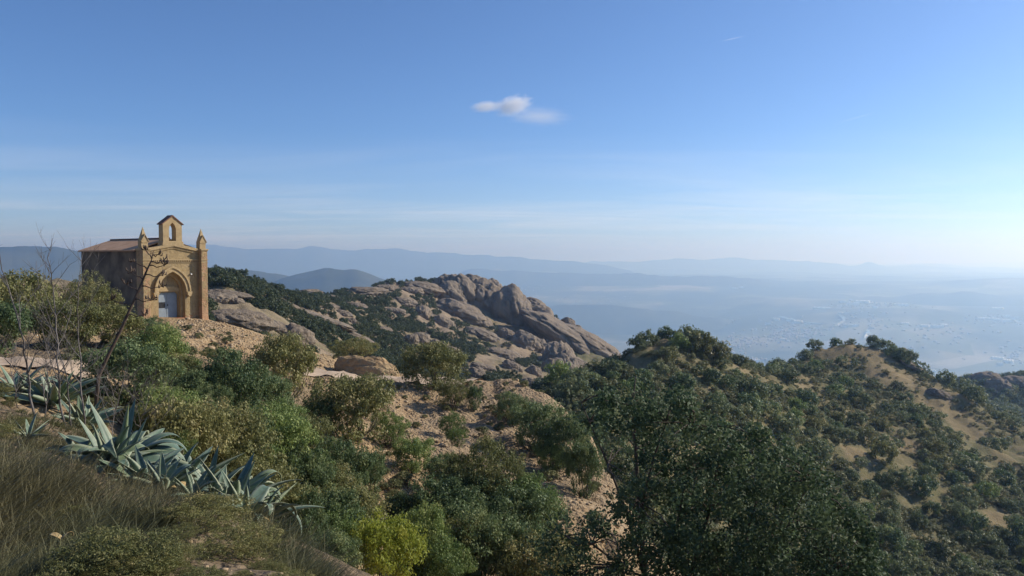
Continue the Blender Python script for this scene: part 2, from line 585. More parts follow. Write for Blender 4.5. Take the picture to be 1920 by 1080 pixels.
def H(x, y, rough=True):
    """ground height at plan positions"""
    x = np.atleast_1d(np.asarray(x, dtype=np.float64))
    y = np.atleast_1d(np.asarray(y, dtype=np.float64))
    d = np.hypot(x, y) + 1e-6
    u, v = np.arctan2(x, y), np.log(d)
    r = np.empty_like(d)
    for k in range(0, len(d), 40000):
        q = np.sqrt((u[k:k + 40000, None] - P_[None, :, 0]) ** 2 + (v[k:k + 40000, None] - P_[None, :, 1]) ** 2 + 1e-6)
        r[k:k + 40000] = q @ SOL[:n_] + SOL[n_]
    z = r * d
    if rough:
        p = np.stack([x, y, np.zeros_like(x)], 1)
        near = np.clip((d - 3) / 20, 0, 1)
        a = near * 0.30 * (np.abs(fbm(p * 0.5, 4, 19)) - .35) + 0.05 * fbm(p * 1.6, 4, 3) * (0.4 + near) + 0.22 * near * fbm(p * 0.33, 4, 11)
        far = np.clip((d - 70) / 150, 0, 1)
        a = a + far * (1.5 * fbm(p * 0.06, 4, 21) + 1.0 * np.abs(fbm(p * 0.16, 4, 31)))
        ms = np.clip((d - 70) / 30, 0, 1) * np.clip((0.1 - np.arctan2(x, y)) / .05, 0, 1)
        a = a + ms * 0.7 * np.abs(fbm(p * 0.22, 4, 37))
        vf = np.clip((d - 600) / 800, 0, 1)
        a = a + vf * 25 * fbm(p * 0.006, 4, 41)
        # level ground round the chapel
        cxy = plan(300, 60)
        w = np.clip((np.hypot(x - cxy[0], y - cxy[1]) - 5) / 4, 0.12, 1)
        z = z + a * w
    return z


def Hs(x, y):
    return float(H([x], [y])[0])


def ground_at(px, d):
    x, y = plan(px, d)
    return Vector((x, y, Hs(x, y)))


us = np.concatenate([np.linspace(-math.pi, -0.74, 44)[:-1], np.arange(-0.74, 0.74, 0.0026), np.linspace(0.74, math.pi, 70)])
ds = [0.45]
while ds[-1] < 2600:
    d = ds[-1]
    ds.append(d * (1.06 if d < 3 else 1.0085 if d < 60 else 1.0085 if d < 500 else 1.035))
ds = np.array(ds)
U, D_ = np.meshgrid(us, ds, indexing='ij')
X, Y = (D_ * np.sin(U)).ravel(), (D_ * np.cos(U)).ravel()
Z = H(X, Y)
nu, ndr = U.shape
idx = np.arange(nu * ndr).reshape(nu, ndr)
quads = np.stack([idx[:-1, :-1], idx[1:, :-1], idx[1:, 1:], idx[:-1, 1:]], -1).reshape(-1, 4)[:, ::-1]
cap = idx[:, 0]
ctr = len(X)
verts = np.concatenate([np.stack([X, Y, Z], 1), [[0, 0, -1.66]]])
tris = np.stack([np.full(nu - 1, ctr), cap[1:], cap[:-1]], 1)
me = mesh_np('mountain', verts, [quads, tris], True)
PX = 960 + F * np.tan(np.clip(np.arctan2(X, Y), -1.2, 1.2))
DD = np.hypot(X, Y)
pp = np.stack([X, Y, np.zeros_like(X)], 1)


def sstep(a, b, x):
    t = np.clip((x - a) / (b - a), 0, 1)
    return t * t * (3 - 2 * t)


# bare patches of the right hand hills, as plan ellipses (px, distance, half width px, relative depth)
BARE = [(1245, 146, 45, .06), (1205, 121, 38, .06), (1395, 158, 60, .05), (1440, 170, 40, .05), (1185, 133, 30, .05), (1560, 243, 75, .05), (1640, 243, 55, .04),
        (1680, 228, 70, .06), (1760, 215, 80, .07), (1830, 205, 70, .05), (1900, 190, 45, .04), (1510, 190, 30, .07), (1620, 150, 40, .03), (1560, 128, 45, .03), (1770, 131, 60, .025),
        (1540, 96, 30, .03), (1310, 102, 45, .04), (1700, 168, 40, .03), (1440, 128, 30, .04), (1880, 150, 35, .03)]


def bare_mask(px, d):
    r = np.zeros_like(px)
    nz_ = 0.55 * fbm(np.stack([px * d / 900.0, d * 2.0, 0 * d], 1) * .12, 4, 88)
    for a, b_, w, h in BARE:
        q = ((px - a) / w) ** 2 + (np.log(d / b_) / h) ** 2 + nz_
        r = np.maximum(r, 1 - sstep(0.25, 0.95, q))
    return r


hill = sstep(1040, 1090, PX) * sstep(55, 75, DD)
mtn = (1 - sstep(1120, 1180, PX)) * sstep(72, 95, DD)
bm_ = bare_mask(PX, DD)
ns_ = fbm(pp * 0.07, 4, 5)
scrub = hill * np.clip(0.98 - 0.42 * bm_ + 0.15 * ns_, 0, 1) + mtn * np.clip(0.22 + 0.7 * ns_, 0, 1)
fore = (1 - sstep(13, 16, DD)) * (1 - 0.0 * DD)
gully = (1 - sstep(560, 640, PX)) * sstep(14, 17, DD) * (1 - sstep(36, 44, DD)) * np.clip(0.5 + ns_ * 0.6, 0, 1) * 0.8
soil = np.clip(np.maximum(fore * (PX < 2600), gully), 0, 1)
soil[np.hypot(X - plan(110, 20.5)[0], Y - plan(110, 20.5)[1]) < 2.4] = 0
rock = mtn * 0.9 + np.clip(sstep(650, 900, PX) * sstep(24, 34, DD) * (1 - sstep(60, 70, DD)) * (0.25 + 0.5 * ns_), 0, 0.6) + (PX > 2600) * (DD > 14) * 0.9
for nm, arr in (('scrub', scrub), ('soil', soil), ('rock', np.clip(rock, 0, 1))):
    fattr(me, nm, np.concatenate([arr, [0]]))
terrain = obj('mountain', me, M['ground'], kind='structure', label='stony mountain ridge with bare ochre earth and scrub slopes')

# ------------------------------------------------------------------ the valley and the far ranges
VZ = -700.0


def vfloor(d):
    return VZ + 390.0 * sstep(4500, 11000, np.asarray(d, dtype=np.float64))


def vground(x, y):
    """height of the valley floor with its low hills"""
    x = np.atleast_1d(np.asarray(x, dtype=np.float64))
    y = np.atleast_1d(np.asarray(y, dtype=np.float64))
    k = np.stack([x, y, np.zeros_like(x)], 1) / 1000.0
    d = np.hypot(x, y)
    h = np.maximum(0, fbm(k * 0.32, 5, 71) - 0.05) * 120 + np.maximum(0, fbm(k * 1.2, 4, 77)) * 30
    return vfloor(d) + h * sstep(3000, 7000, d)


m, nt, b, out = new_mat('valley_floor')
v = objcoord(nt)
mp = nd(nt, 'ShaderNodeMapping')
mp.inputs['Scale'].default_value = (0.001, 0.001, 0.001)
nt.links.new(v, mp.inputs[0])
km = mp.outputs[0]
wood = noise(nt, km, 0.55, 7, 0.62)
vo = nd(nt, 'ShaderNodeTexVoronoi')
vo.inputs['Scale'].default_value = 3.2
nt.links.new(km, vo.inputs['Vector'])
fld = nd(nt, 'ShaderNodeSeparateColor')
nt.links.new(vo.outputs['Color'], fld.inputs[0])
fields = ramp(nt, fld.outputs[0], [(0.0, (0.10, 0.12, 0.05)), (0.5, (0.20, 0.19, 0.09)), (0.85, (0.24, 0.21, 0.12)), (1.0, (0.32, 0.28, 0.19))])
forest = ramp(nt, noise(nt, km, 5.0, 5, 0.6), [(0.3, (0.022, 0.036, 0.018)), (0.7, (0.06, 0.075, 0.035))])
c = mixc(nt, math_node(nt, 'MULTIPLY', math_node(nt, 'SUBTRACT', wood, 0.47), 9.0, True), forest, fields)
nt.links.new(c, b.inputs['Base Color'])
M['valley'] = m
M['range'] = plain_mat('far_forest', (0.03, 0.042, 0.024), (0.09, 0.095, 0.05), 0.004, 1.0, 0)

ru = np.concatenate([np.linspace(-math.pi, -0.8, 30)[:-1], np.linspace(-0.8, 0.8, 420), np.linspace(0.8, math.pi, 31)[1:]])
rd = np.exp(np.linspace(math.log(1400), math.log(46000), 230))
U, D_ = np.meshgrid(ru, rd, indexing='ij')
X, Y = (D_ * np.sin(U)).ravel(), (D_ * np.cos(U)).ravel()
idx = np.arange(U.size).reshape(U.shape)
quads = np.stack([idx[:-1, :-1], idx[1:, :-1], idx[1:, 1:], idx[:-1, 1:]], -1).reshape(-1, 4)[:, ::-1]
obj('valley_ground', mesh_np('valley_ground', np.stack([X, Y, vground(X, Y)], 1), quads, True), M['valley'], kind='structure',
    label='wide wooded valley floor fading into blue haze')


def far_range(name, crest, d, depth, seed, label, rough=1.0, taper=20.0):
    xs = np.array([c[0] for c in crest], float)
    ys = np.array([c[1] for c in crest], float)
    px = np.arange(xs[0], xs[-1] + 1, 4.0)
    py = np.interp(px, xs, ys)
    k = np.array([0.25, 0.5, 0.25])
    py = np.convolve(np.pad(py, 2, mode='edge'), np.ones(5) / 5, mode='valid')
    tp = np.clip(np.minimum(px - px[0], px[-1] - px) / taper, 0, 1)
    tp = tp * tp * (3 - 2 * tp)
    py = py - 2.6 * fbm(np.stack([px * .022, 0 * px, 0 * px + seed], 1), 5, seed + 40, .6) * min(1.0, d / 8000)
    rows = np.linspace(-1, 1, 25)
    vs = np.zeros((len(px), len(rows), 3))
    for i in range(len(px)):
        top = ray(px[i], py[i], d)
        u = math.atan2(top[0], top[1])
        for j, t in enumerate(rows):
            dj = d * (1 + depth * t)
            prof = (1 - abs(t)) ** 0.9 * tp[i]
            vs[i, j] = (dj * math.sin(u), dj * math.cos(u), float(vfloor(dj)) - 6 + (top[2] - float(vfloor(dj)) + 6) * prof)
    flat = vs.reshape(-1, 3)
    p3 = flat / 1000.0 * [1, 1, 0]
    w = np.tile((1 - np.abs(rows)) ** 0.5 * (0.25 + 0.75 * np.abs(rows)), len(px))
    flat[:, 2] += w * rough * 0.16 * d / 12000 * 400 * (fbm(p3 * 1.6 * 9000 / d, 5, seed))
    flat[:, 2] = np.maximum(flat[:, 2], vfloor(np.hypot(flat[:, 0], flat[:, 1])) - 1)
    flat[:, 2] += 0.0012 * d * vnoise(p3 * 6000 / d * 3, seed + 9) * np.tile(1 - np.abs(rows), len(px))
    flat[:, 2] = np.maximum(flat[:, 2], vfloor(np.hypot(flat[:, 0], flat[:, 1])) - 1)
    idx = np.arange(len(px) * len(rows)).reshape(len(px), len(rows))
    q = np.stack([idx[:-1, :-1], idx[1:, :-1], idx[1:, 1:], idx[:-1, 1:]], -1).reshape(-1, 4)[:, ::-1]
    return obj(name, mesh_np(name, flat, q, True), M['range'], kind='structure', label=label)


far_range('hills', [(-500, 500), (-300, 474), (-100, 466), (0, 461), (60, 462), (110, 464), (150, 471), (230, 484), (300, 505), (380, 530)], 4800, .30, 3,
          'dark blue forested hills behind the chapel')
far_range('hills', [(260, 508), (330, 500), (390, 500), (430, 502), (480, 506), (520, 513), (560, 521), (610, 545)], 4500, .25, 8, 'low blue hills just right of the chapel')
far_range('hills', [(470, 545), (520, 525), (560, 514), (590, 509), (602, 505), (615, 503), (640, 507), (665, 505), (690, 511), (715, 521), (745, 529), (800, 545)], 4100, .16, 15,
          'blue hill with two rounded tops rising from the valley', 0.5)
far_range('mountain_range', [(-300, 480), (0, 474), (200, 468), (383, 458), (430, 462), (500, 465), (560, 465), (580, 462), (650, 466), (700, 469), (740, 467), (800, 471), (850, 473), (890, 478),
                             (905, 475), (950, 482), (1050, 488), (1150, 500), (1250, 530), (1350, 540)], 14000, .08, 23, 'pale long mountain range on the left horizon', 0.6)
far_range('mountain_range', [(700, 530), (850, 508), (1000, 498), (1060, 491), (1130, 489), (1200, 488), (1300, 486), (1360, 484), (1395, 482), (1430, 487), (1480, 490), (1520, 489), (1560, 492), (1600, 497), (1630, 494),
                             (1660, 499), (1700, 508), (1760, 514), (1850, 520), (1960, 526), (2400, 540)], 20000, .07, 31, 'faint mountain range on the right horizon', 0.4)
far_range('hills', [(1640, 545), (1740, 534), (1800, 529), (1860, 526), (1920, 519), (2050, 506), (2300, 498), (2600, 510)], 13500, .07, 37, 'faint blue hills at the right edge', 0.5, 60)
far_range('hills', [(1440, 575), (1560, 562), (1640, 556), (1740, 552), (1790, 550), (1840, 553), (1900, 558), (2000, 566), (2200, 575)], 8800, .06, 43, 'low rounded wooded hill on the hazy plain', 0.5, 90)
far_range('hills', [(820, 520), (880, 507), (960, 506), (1040, 509), (1160, 512), (1280, 517), (1400, 524), (1500, 532), (1700, 560)], 10400, .06, 47, 'long low wooded ridge crossing the middle of the plain', 0.6, 60)
far_range('hills', [(880, 590), (1000, 578), (1080, 572), (1160, 572), (1240, 582), (1400, 605), (1500, 625)], 6900, .07, 53, 'low dark wooded ridge behind the rocky mountain', 0.8, 60)

M['roof_white'] = plain_mat('pale_roof', (0.50, 0.50, 0.48), (0.72, 0.72, 0.70), 0.02, 0.6, 0)
M['town'] = plain_mat('town_walls', (0.15, 0.125, 0.10), (0.36, 0.32, 0.28), 0.013, 0.9, 0)


def valley_xy(px, py):
    t = np.exp(np.linspace(math.log(2500), math.log(44000), 900))
    p = ray(px, py, 1.0)
    k = np.nonzero(p[2] * t < vfloor(t) + 15)[0]
    d = t[k[0]] if len(k) else 30000.0
    return p[0] * d, p[1] * d


WH = [(1542, 594, 30), (1596, 637, 22), (1514, 628, 11), (1496, 622, 15), (1480, 618, 10), (1696, 633, 13), (1756, 642, 20), (1733, 640, 14), (1770, 639, 8), (1869, 588, 18), (1616, 583, 24), (1600, 586, 20), (1580, 584, 14), (1575, 616, 8),
      (1467, 651, 9), (1743, 701, 18), (1377, 539, 13), (1390, 537, 10), (1308, 612, 15), (1455, 615, 12), (1206, 590, 8), (512, 507, 18), (505, 501, 14), (980, 527, 12), (970, 524, 8), (1690, 586, 22), (1900, 611, 16), (1885, 606, 14), (1880, 621, 22), (1860, 619, 26),
      (1840, 618, 14), (1870, 680, 18), (1890, 688, 14), (1875, 693, 10), (1405, 676, 16), (1420, 678, 10), (1392, 672, 8), (1012, 521, 14), (875, 545, 10), (1330, 610, 10), (1640, 600, 9), (1440, 622, 10), (860, 492, 14), (1100, 516, 9)]
wr = random.Random(5)
for k, (px, py, w) in enumerate(WH):
    x, y = valley_xy(px, py)
    d = math.hypot(x, y)
    wm = w / F * d
    dp = wm * wr.uniform(0.35, 0.6)
    hh = wr.uniform(9, 15)
    g0 = float(vground(x, y)[0])
    mb = MB().box(-wm / 2, wm / 2, -dp / 2, dp / 2, -4, hh)
    for q in range(4):
        x0 = -wm / 2 + q * wm / 4
        mb.add([(x0, -dp / 2, hh), (x0 + wm / 4, -dp / 2, hh), (x0 + wm / 8, -dp / 2, hh + 4), (x0, dp / 2, hh), (x0 + wm / 4, dp / 2, hh), (x0 + wm / 8, dp / 2, hh + 4)],
               [(0, 1, 2), (3, 5, 4), (0, 2, 5, 3), (1, 4, 5, 2)])
    o = obj('industrial_building', mb.mesh('industrial_building'), M['roof_white'], None, 'tiny pale flat-looking industrial hall shining in the hazy valley', 'building', 'pale industrial halls in the valley')
    o.location = (x, y, g0)
    o.rotation_euler = (0, 0, -math.atan2(x, y) + wr.uniform(-0.3, 0.3))

tv, tf = [], []
tr_ = np.random.default_rng(12)
box_v = np.array([(-.5, -.5, -.3), (.5, -.5, -.3), (.5, .5, -.3), (-.5, .5, -.3), (-.5, -.5, 1), (.5, -.5, 1), (.5, .5, 1), (-.5, .5, 1)])
box_f = np.array([(0, 3, 2, 1), (4, 5, 6, 7), (0, 1, 5, 4), (1, 2, 6, 5), (2, 3, 7, 6), (3, 0, 4, 7)])
for (px, py, sx, sy, n) in [(1480, 640, 60, 18, 420), (1380, 650, 60, 14, 200), (1410, 676, 25, 5, 70), (1870, 618, 60, 14, 150), (1900, 680, 40, 14, 60), (1320, 612, 50, 7, 110), (1640, 588, 90, 8, 140), (960, 540, 60, 10, 90),
                            (500, 503, 40, 5, 90), (900, 520, 80, 6, 110), (640, 488, 120, 4, 80), (1100, 560, 150, 25, 90), (1750, 650, 120, 25, 140), (1620, 630, 80, 20, 120)]:
    for _ in range(int(n * .55)):
        x, y = valley_xy(px + tr_.normal() * sx * .5, max(py + tr_.normal() * sy * .5, 500))
        s = np.array([tr_.uniform(9, 24), tr_.uniform(9, 18), tr_.uniform(5, 11)])
        a = tr_.uniform(0, 3.14)
        q = box_v * s
        q = np.stack([q[:, 0] * math.cos(a) - q[:, 1] * math.sin(a) + x, q[:, 0] * math.sin(a) + q[:, 1] * math.cos(a) + y, q[:, 2]], 1)
        tf.append(box_f + 8 * len(tv))
        tv.append(q)
tvv = np.concatenate(tv)
tvv[:, 2] += vground(tvv[:, 0], tvv[:, 1])
obj('town', mesh_np('town', tvv, np.concatenate(tf)), M['town'], None, 'scattered far-off houses of valley towns seen through haze', 'town', kind='stuff')

m, nt, b, out = new_mat('river_water')
b.inputs['Base Color'].default_value = (0.10, 0.13, 0.14, 1)
b.inputs['Roughness'].default_value = 0.25
b.inputs['Specular IOR Level'].default_value = 0.5
M['water'] = m
for pts, wd in (([(1566, 634), (1575, 629), (1584, 625), (1580, 621), (1574, 618), (1585, 616), (1610, 615)], 26), ([(1462, 611), (1480, 616), (1500, 621), (1530, 627), (1560, 629)], 22), ([(1622, 656), (1628, 650), (1626, 646), (1640, 641)], 26)):
    vs, fs = [], []
    for (px, py) in [(pts[i][0] + (pts[i + 1][0] - pts[i][0]) * t, pts[i][1] + (pts[i + 1][1] - pts[i][1]) * t) for i in range(len(pts) - 1) for t in (0, .25, .5, .75)]:
        x, y = valley_xy(px, py)
        g = float(vground(x, y)[0]) + 6
        vs += [(x - wd, y - wd, g), (x + wd, y + wd, g)]
    for i in range(len(vs) // 2 - 1):
        fs.append((2 * i, 2 * i + 1, 2 * i + 3, 2 * i + 2))
    obj('river', mesh_np('river', vs, np.array(fs)), M['water'], kind='structure')

# ------------------------------------------------------------------ rock domes and slabs of the mountain
def dome_mesh(seed, sub=5, amp=0.15):
    bm = bmesh.new()
    bmesh.ops.create_icosphere(bm, subdivisions=sub, radius=1.0)
    co = np.array([v.co[:] for v in bm.verts])
    n = fbm(co * 1.3 + seed * 7.7, 5, seed) * amp + 0.05 * np.abs(fbm(co * [5, 5, 1.6] + seed, 3, seed + 3))
    n += 0.07 * fbm(co * 4.0 + seed, 4, seed + 11) - 0.03 * np.abs(fbm(co * [3.2, 3.2, .7] + seed * 2, 4, seed + 13))
    n -= 0.14 * np.exp(-((fbm(co * 1.1 + seed * 3.1, 3, seed + 5)) / 0.07) ** 2)      # joints
    co = co * (1 + n)[:, None]
    for v, c in zip(bm.verts, co):
        v.co = c
    me = bpy.data.meshes.new('rock_dome')
    bm.to_mesh(me)
    bm.free()
    for p in me.polygons:
        p.use_smooth = True
    me.materials.append(M['rock'])
    return me


DOMES = [dome_mesh(s) for s in range(6)]
# px, py of the middle, width, height in pixels, distance, tilt (degrees, + = right end lower), depth factor
ROCKS = [(869, 556, 48, 74, 446, -32, 1), (845, 560, 48, 58, 440, -34, 1), (912, 570, 60, 80, 442, -30, 1), (955, 589, 70, 84, 434, -27, 1), (925, 550, 34, 44, 450, -30, 1), (885, 540, 50, 40, 456, 20, 1),
         (1000, 582, 66, 36, 440, 28, 1), (1060, 634, 150, 40, 414, 31, .7), (1110, 650, 120, 34, 405, 30, .7), (1020, 616, 44, 56, 420, -20, 1), (990, 604, 30, 60, 424, -25, .8), (1063, 610, 26, 24, 428, 30, 1), (1080, 622, 22, 22, 424, 30, 1),
         (1046, 686, 52, 78, 366, 0, 1), (1062, 694, 40, 60, 362, -8, 1), (1035, 700, 40, 50, 362, 0, 1), (984, 650, 50, 44, 392, 28, 1), (861, 587, 86, 34, 410, 22, .8), (890, 600, 60, 26, 400, 25, .8), (793, 592, 26, 34, 360, -10, 1), (793, 543, 64, 24, 420, 8, 1), (770, 548, 40, 18, 410, 5, 1),
         (833, 542, 44, 40, 440, -35, .8), (891, 706, 38, 32, 236, 10, 1), (991, 722, 30, 26, 240, 35, 1), (942, 668, 60, 24, 350, 12, .8), (790, 640, 36, 30, 265, 20, 1), (770, 640, 30, 26, 268, 0, 1), (691, 549, 66, 18, 372, 2, 1), (580, 549, 46, 12, 290, 0, 1), (620, 548, 26, 12, 305, 0, 1), (724, 543, 40, 16, 388, 0, 1),
         (453, 606, 120, 46, 94, 8, .8), (409, 566, 70, 34, 118, 6, .8), (556, 640, 64, 54, 97, 30, .8), (520, 620, 70, 30, 99, 25, .8), (424, 552, 90, 16, 135, 8, .8), (469, 567, 12, 11, 128, 0, 1), (445, 566, 26, 14, 130, 10, 1), (600, 598, 130, 16, 168, 21, .6), (660, 630, 90, 16, 160, 24, .6), (540, 572, 60, 10, 182, 25, .6),
         (640, 590, 40, 16, 252, 10, .8), (620, 575, 30, 10, 262, 10, .8), (670, 575, 40, 14, 300, 10, .8), (740, 585, 36, 14, 340, 10, .8), (760, 570, 40, 18, 370, 12, .8), (720, 620, 36, 14, 270, 15, .8), (660, 605, 22, 16, 225, 30, .8), (830, 610, 40, 30, 380, 30, .8), (905, 632, 60, 24, 385, 20, .8), (945, 632, 30, 30, 392, 30, .8), (960, 690, 40, 22, 310, 25, .8),
         (1000, 700, 30, 26, 320, 30, .8), (850, 660, 40, 16, 300, 25, .8), (820, 650, 34, 22, 285, 35, .8), (1015, 660, 26, 40, 385, -10, .8), (905, 690, 50, 16, 270, 15, .8), (1100, 700, 70, 30, 372, 30, .8), (1025, 640, 34, 30, 405, 10, .8),
         (1690, 668, 34, 30, 249, 15, 1), (1720, 694, 60, 14, 244, 30, .7), (1850, 722, 50, 40, 465, 0, 1), (1910, 728, 60, 40, 488, 5, 1), (1870, 735, 40, 40, 462, 0, 1), (1760, 742, 46, 20, 226, 20, .7)]
for k, (px, py, w, h, d, tilt, dep) in enumerate(ROCKS):
    dist = np.arange(d * 0.7, d * 1.3, d * 0.004)
    line = np.array([ray(px, py, t) for t in dist])
    hit = np.nonzero(H(line[:, 0], line[:, 1]) > line[:, 2])[0]
    if len(hit):
        d = float(dist[hit[0]])
    p = ray(px, py, d)
    yy = p[1]
    sx, sz = w / F * yy / 2, h / F * yy / 2
    if d > 300:
        sx, sz = sx * 1.16, sz * 1.12
    o = obj('rock_dome', DOMES[k % 6], None, terrain)
    g = Hs(p[0], p[1])
    dirv = Vector((p[0], p[1], 0)).normalized()
    pos = Vector(p) + dirv * (max(sx, sz) * dep * 0.12)
    o.location = pos
    a = -math.atan2(p[0], p[1])
    rot = Matrix.Rotation(a, 3, 'Z') @ Matrix.Rotation(R(tilt), 3, 'Y')
    o.rotation_euler = rot.to_euler()
    o.scale = (sx * 1.05, max(sx, sz) * dep * 1.0, sz * 1.08)
    if pos.z - sz > g + 0.3 * sz:          # keep it rooted in the slope
        o.location.z = g + 0.6 * sz

# ------------------------------------------------------------------ the chapel
def brick_plaster(name, brick_amount):
    m, nt, b, out = new_mat(name)
    v = objcoord(nt)
    gm = nd(nt, 'ShaderNodeNewGeometry')
    sx = nd(nt, 'ShaderNodeSeparateXYZ')
    nt.links.new(v, sx.inputs[0])
    cb = nd(nt, 'ShaderNodeCombineXYZ')
    nt.links.new(math_node(nt, 'ADD', sx.outputs['X'], sx.outputs['Y']), cb.inputs[0])
    nt.links.new(sx.outputs['Z'], cb.inputs[1])
    br = nd(nt, 'ShaderNodeTexBrick')
    br.inputs['Color1'].default_value = (0.33, 0.145, 0.065, 1)
    br.inputs['Color2'].default_value = (0.43, 0.215, 0.10, 1)
    br.inputs['Mortar'].default_value = (0.50, 0.38, 0.25, 1)
    br.inputs['Scale'].default_value = 1.0
    br.inputs['Brick Width'].default_value = 0.27
    br.inputs['Row Height'].default_value = 0.075
    br.inputs['Mortar Size'].default_value = 0.013
    nt.links.new(cb.outputs[0], br.inputs['Vector'])
    n1 = noise(nt, v, 1.4, 6, 0.65)
    n2 = noise(nt, v, 6.0, 5, 0.65)
    pl = ramp(nt, n1, [(0.25, (0.26, 0.185, 0.09)), (0.5, (0.37, 0.275, 0.14)), (0.75, (0.45, 0.345, 0.19))])
    pl = mixc(nt, math_node(nt, 'MULTIPLY', math_node(nt, 'SUBTRACT', n2, 0.50), 3.2, True), pl, (0.20, 0.145, 0.085))
    # grey weathering in vertical runs
    mp = nd(nt, 'ShaderNodeMapping')
    mp.inputs['Scale'].default_value = (3.5, 3.5, 0.35)
    nt.links.new(v, mp.inputs[0])
    st = noise(nt, mp.outputs[0], 1.0, 5, 0.6)
    pl = mixc(nt, math_node(nt, 'MULTIPLY', math_node(nt, 'SUBTRACT', st, 0.49), 3.4, True), pl, (0.20, 0.155, 0.10))
    low = math_node(nt, 'MULTIPLY', math_node(nt, 'SUBTRACT', 1.3, sx.outputs['Z']), 0.22, True)
    mask = math_node(nt, 'MULTIPLY', math_node(nt, 'SUBTRACT', math_node(nt, 'ADD', noise(nt, v, 2.6, 6, 0.7), low), 0.78 - brick_amount), 9.0, True)
    nt.links.new(mixc(nt, mask, pl, br.outputs['Color']), b.inputs['Base Color'])
    bump(nt, b, math_node(nt, 'ADD', n2, math_node(nt, 'MULTIPLY', mask, -0.6)), 0.8, 0.05)
    return m


M['plaster'] = brick_plaster('ochre_plaster', 0.08)
M['pillar'] = brick_plaster('brick_showing_plaster', 0.30)
M['stone_trim'] = plain_mat('ochre_stone_trim', (0.34, 0.245, 0.125), (0.47, 0.36, 0.20), 5, 0.9, 0.4, 0.02)
M['sidewall'] = plain_mat('shade_darkened_render', (0.075, 0.06, 0.045), (0.27, 0.205, 0.135), 0.8, 0.95, 0.4, 0.03)  # blotched render, darkened to put the wall's shade into its colour
M['roof'] = plain_mat('tan_roof', (0.42, 0.25, 0.14), (0.56, 0.36, 0.22), 1.5, 0.9, 0.3, 0.02)
M['tile'] = plain_mat('dark_red_tile', (0.13, 0.075, 0.055), (0.24, 0.13, 0.09), 5, 0.9, 0.4, 0.02)
M['sill'] = plain_mat('red_brick_step', (0.36, 0.15, 0.08), (0.48, 0.22, 0.12), 7, 0.9, 0.4, 0.02)
M['door'] = plain_mat('blue_grey_door_paint', (0.19, 0.235, 0.27), (0.26, 0.31, 0.35), 3, 0.55, 0.1, 0.01, spec=0.4)
M['iron'] = plain_mat('dark_iron', (0.02, 0.02, 0.022), (0.05, 0.05, 0.052), 8, 0.6, 0)
M['white'] = plain_mat('white_enamel', (0.7, 0.7, 0.66), (0.8, 0.8, 0.76), 8, 0.5, 0)

PHI = R(52)
CW, CD, CH = 4.65, 8.7, 4.95
lf = ray(264, 603, 58.0)
chx = Vector((math.cos(PHI), math.sin(PHI), 0))
cbase = Vector((lf[0], lf[1], 0)) + chx * (CW / 2)
CZ = ray(322, 601.0, math.hypot(cbase.x, cbase.y))[2]
chapel = empty('chapel', (cbase.x, cbase.y, CZ), PHI, 'small ochre stone chapel with bell gable, two pinnacles and pointed doorway', 'chapel')
HW = CW / 2


def arch(a, spring, apex, n=10, x0=0.0):
    """points of a pointed arch from right springing over the apex to the left springing"""
    h = apex - spring
    r = (a * a + h * h) / (2 * a)
    t1 = math.atan2(h, r - a)
    right = [(x0 + (a - r) + r * math.cos(t1 * k / n), spring + r * math.sin(t1 * k / n)) for k in range(n + 1)]
    left = [(2 * x0 - p[0], p[1]) for p in reversed(right[:-1])]
    return right + left


AX = -0.12        # middle of the portal
AP = 5.32         # apex of the gable
# front wall: one outline with the doorway cut out of its foot
o1 = [(-HW + .3, -1.2), (AX - 0.96, -1.2)] + list(reversed([(x, z) for x, z in arch(0.96, 2.05, 3.30, 12, AX)])) + [(AX + 0.96, -1.2), (HW - .3, -1.2), (HW - .3, CH - 0.12), (0, AP - 0.1), (-HW + .3, CH - 0.12)]
wall = obj('front_wall', MB().prism(o1, 0.0, 0.298).mesh('front_wall'), M['plaster'], chapel)
# second order of the portal, set back
o2 = [(AX - 1.2, -1.2), (AX - 0.80, -1.2)] + list(reversed(arch(0.80, 2.05, 3.08, 12, AX))) + [(AX + 0.80, -1.2), (AX + 1.2, -1.2), (AX + 1.2, 3.6), (AX - 1.2, 3.6)]
obj('portal_reveal', MB().prism(o2, 0.30, 0.50).mesh('portal_reveal'), M['stone_trim'], chapel)
# back of the portal with tympanum and door opening
dw, dh = 0.70, 1.93
o3 = [(AX - 1.2, -1.2), (AX - dw, -1.2), (AX - dw, dh - .16), (AX - dw + .16, dh), (AX + dw - .16, dh), (AX + dw, dh - .16), (AX + dw, -1.2), (AX + 1.2, -1.2), (AX + 1.2, 3.6), (AX - 1.2, 3.6)]
obj('tympanum', MB().prism(o3, 0.502, 0.72).mesh('tympanum'), M['plaster'], chapel)
obj('lintel', MB().prism([(AX - .79, dh + .06), (AX + .79, dh + .06), (AX + .79, dh + .3), (AX + .3, dh + .42), (AX - .3, dh + .42), (AX - .79, dh + .34)], 0.42, 0.501).mesh('lintel', bevel=.02), M['stone_trim'], chapel)
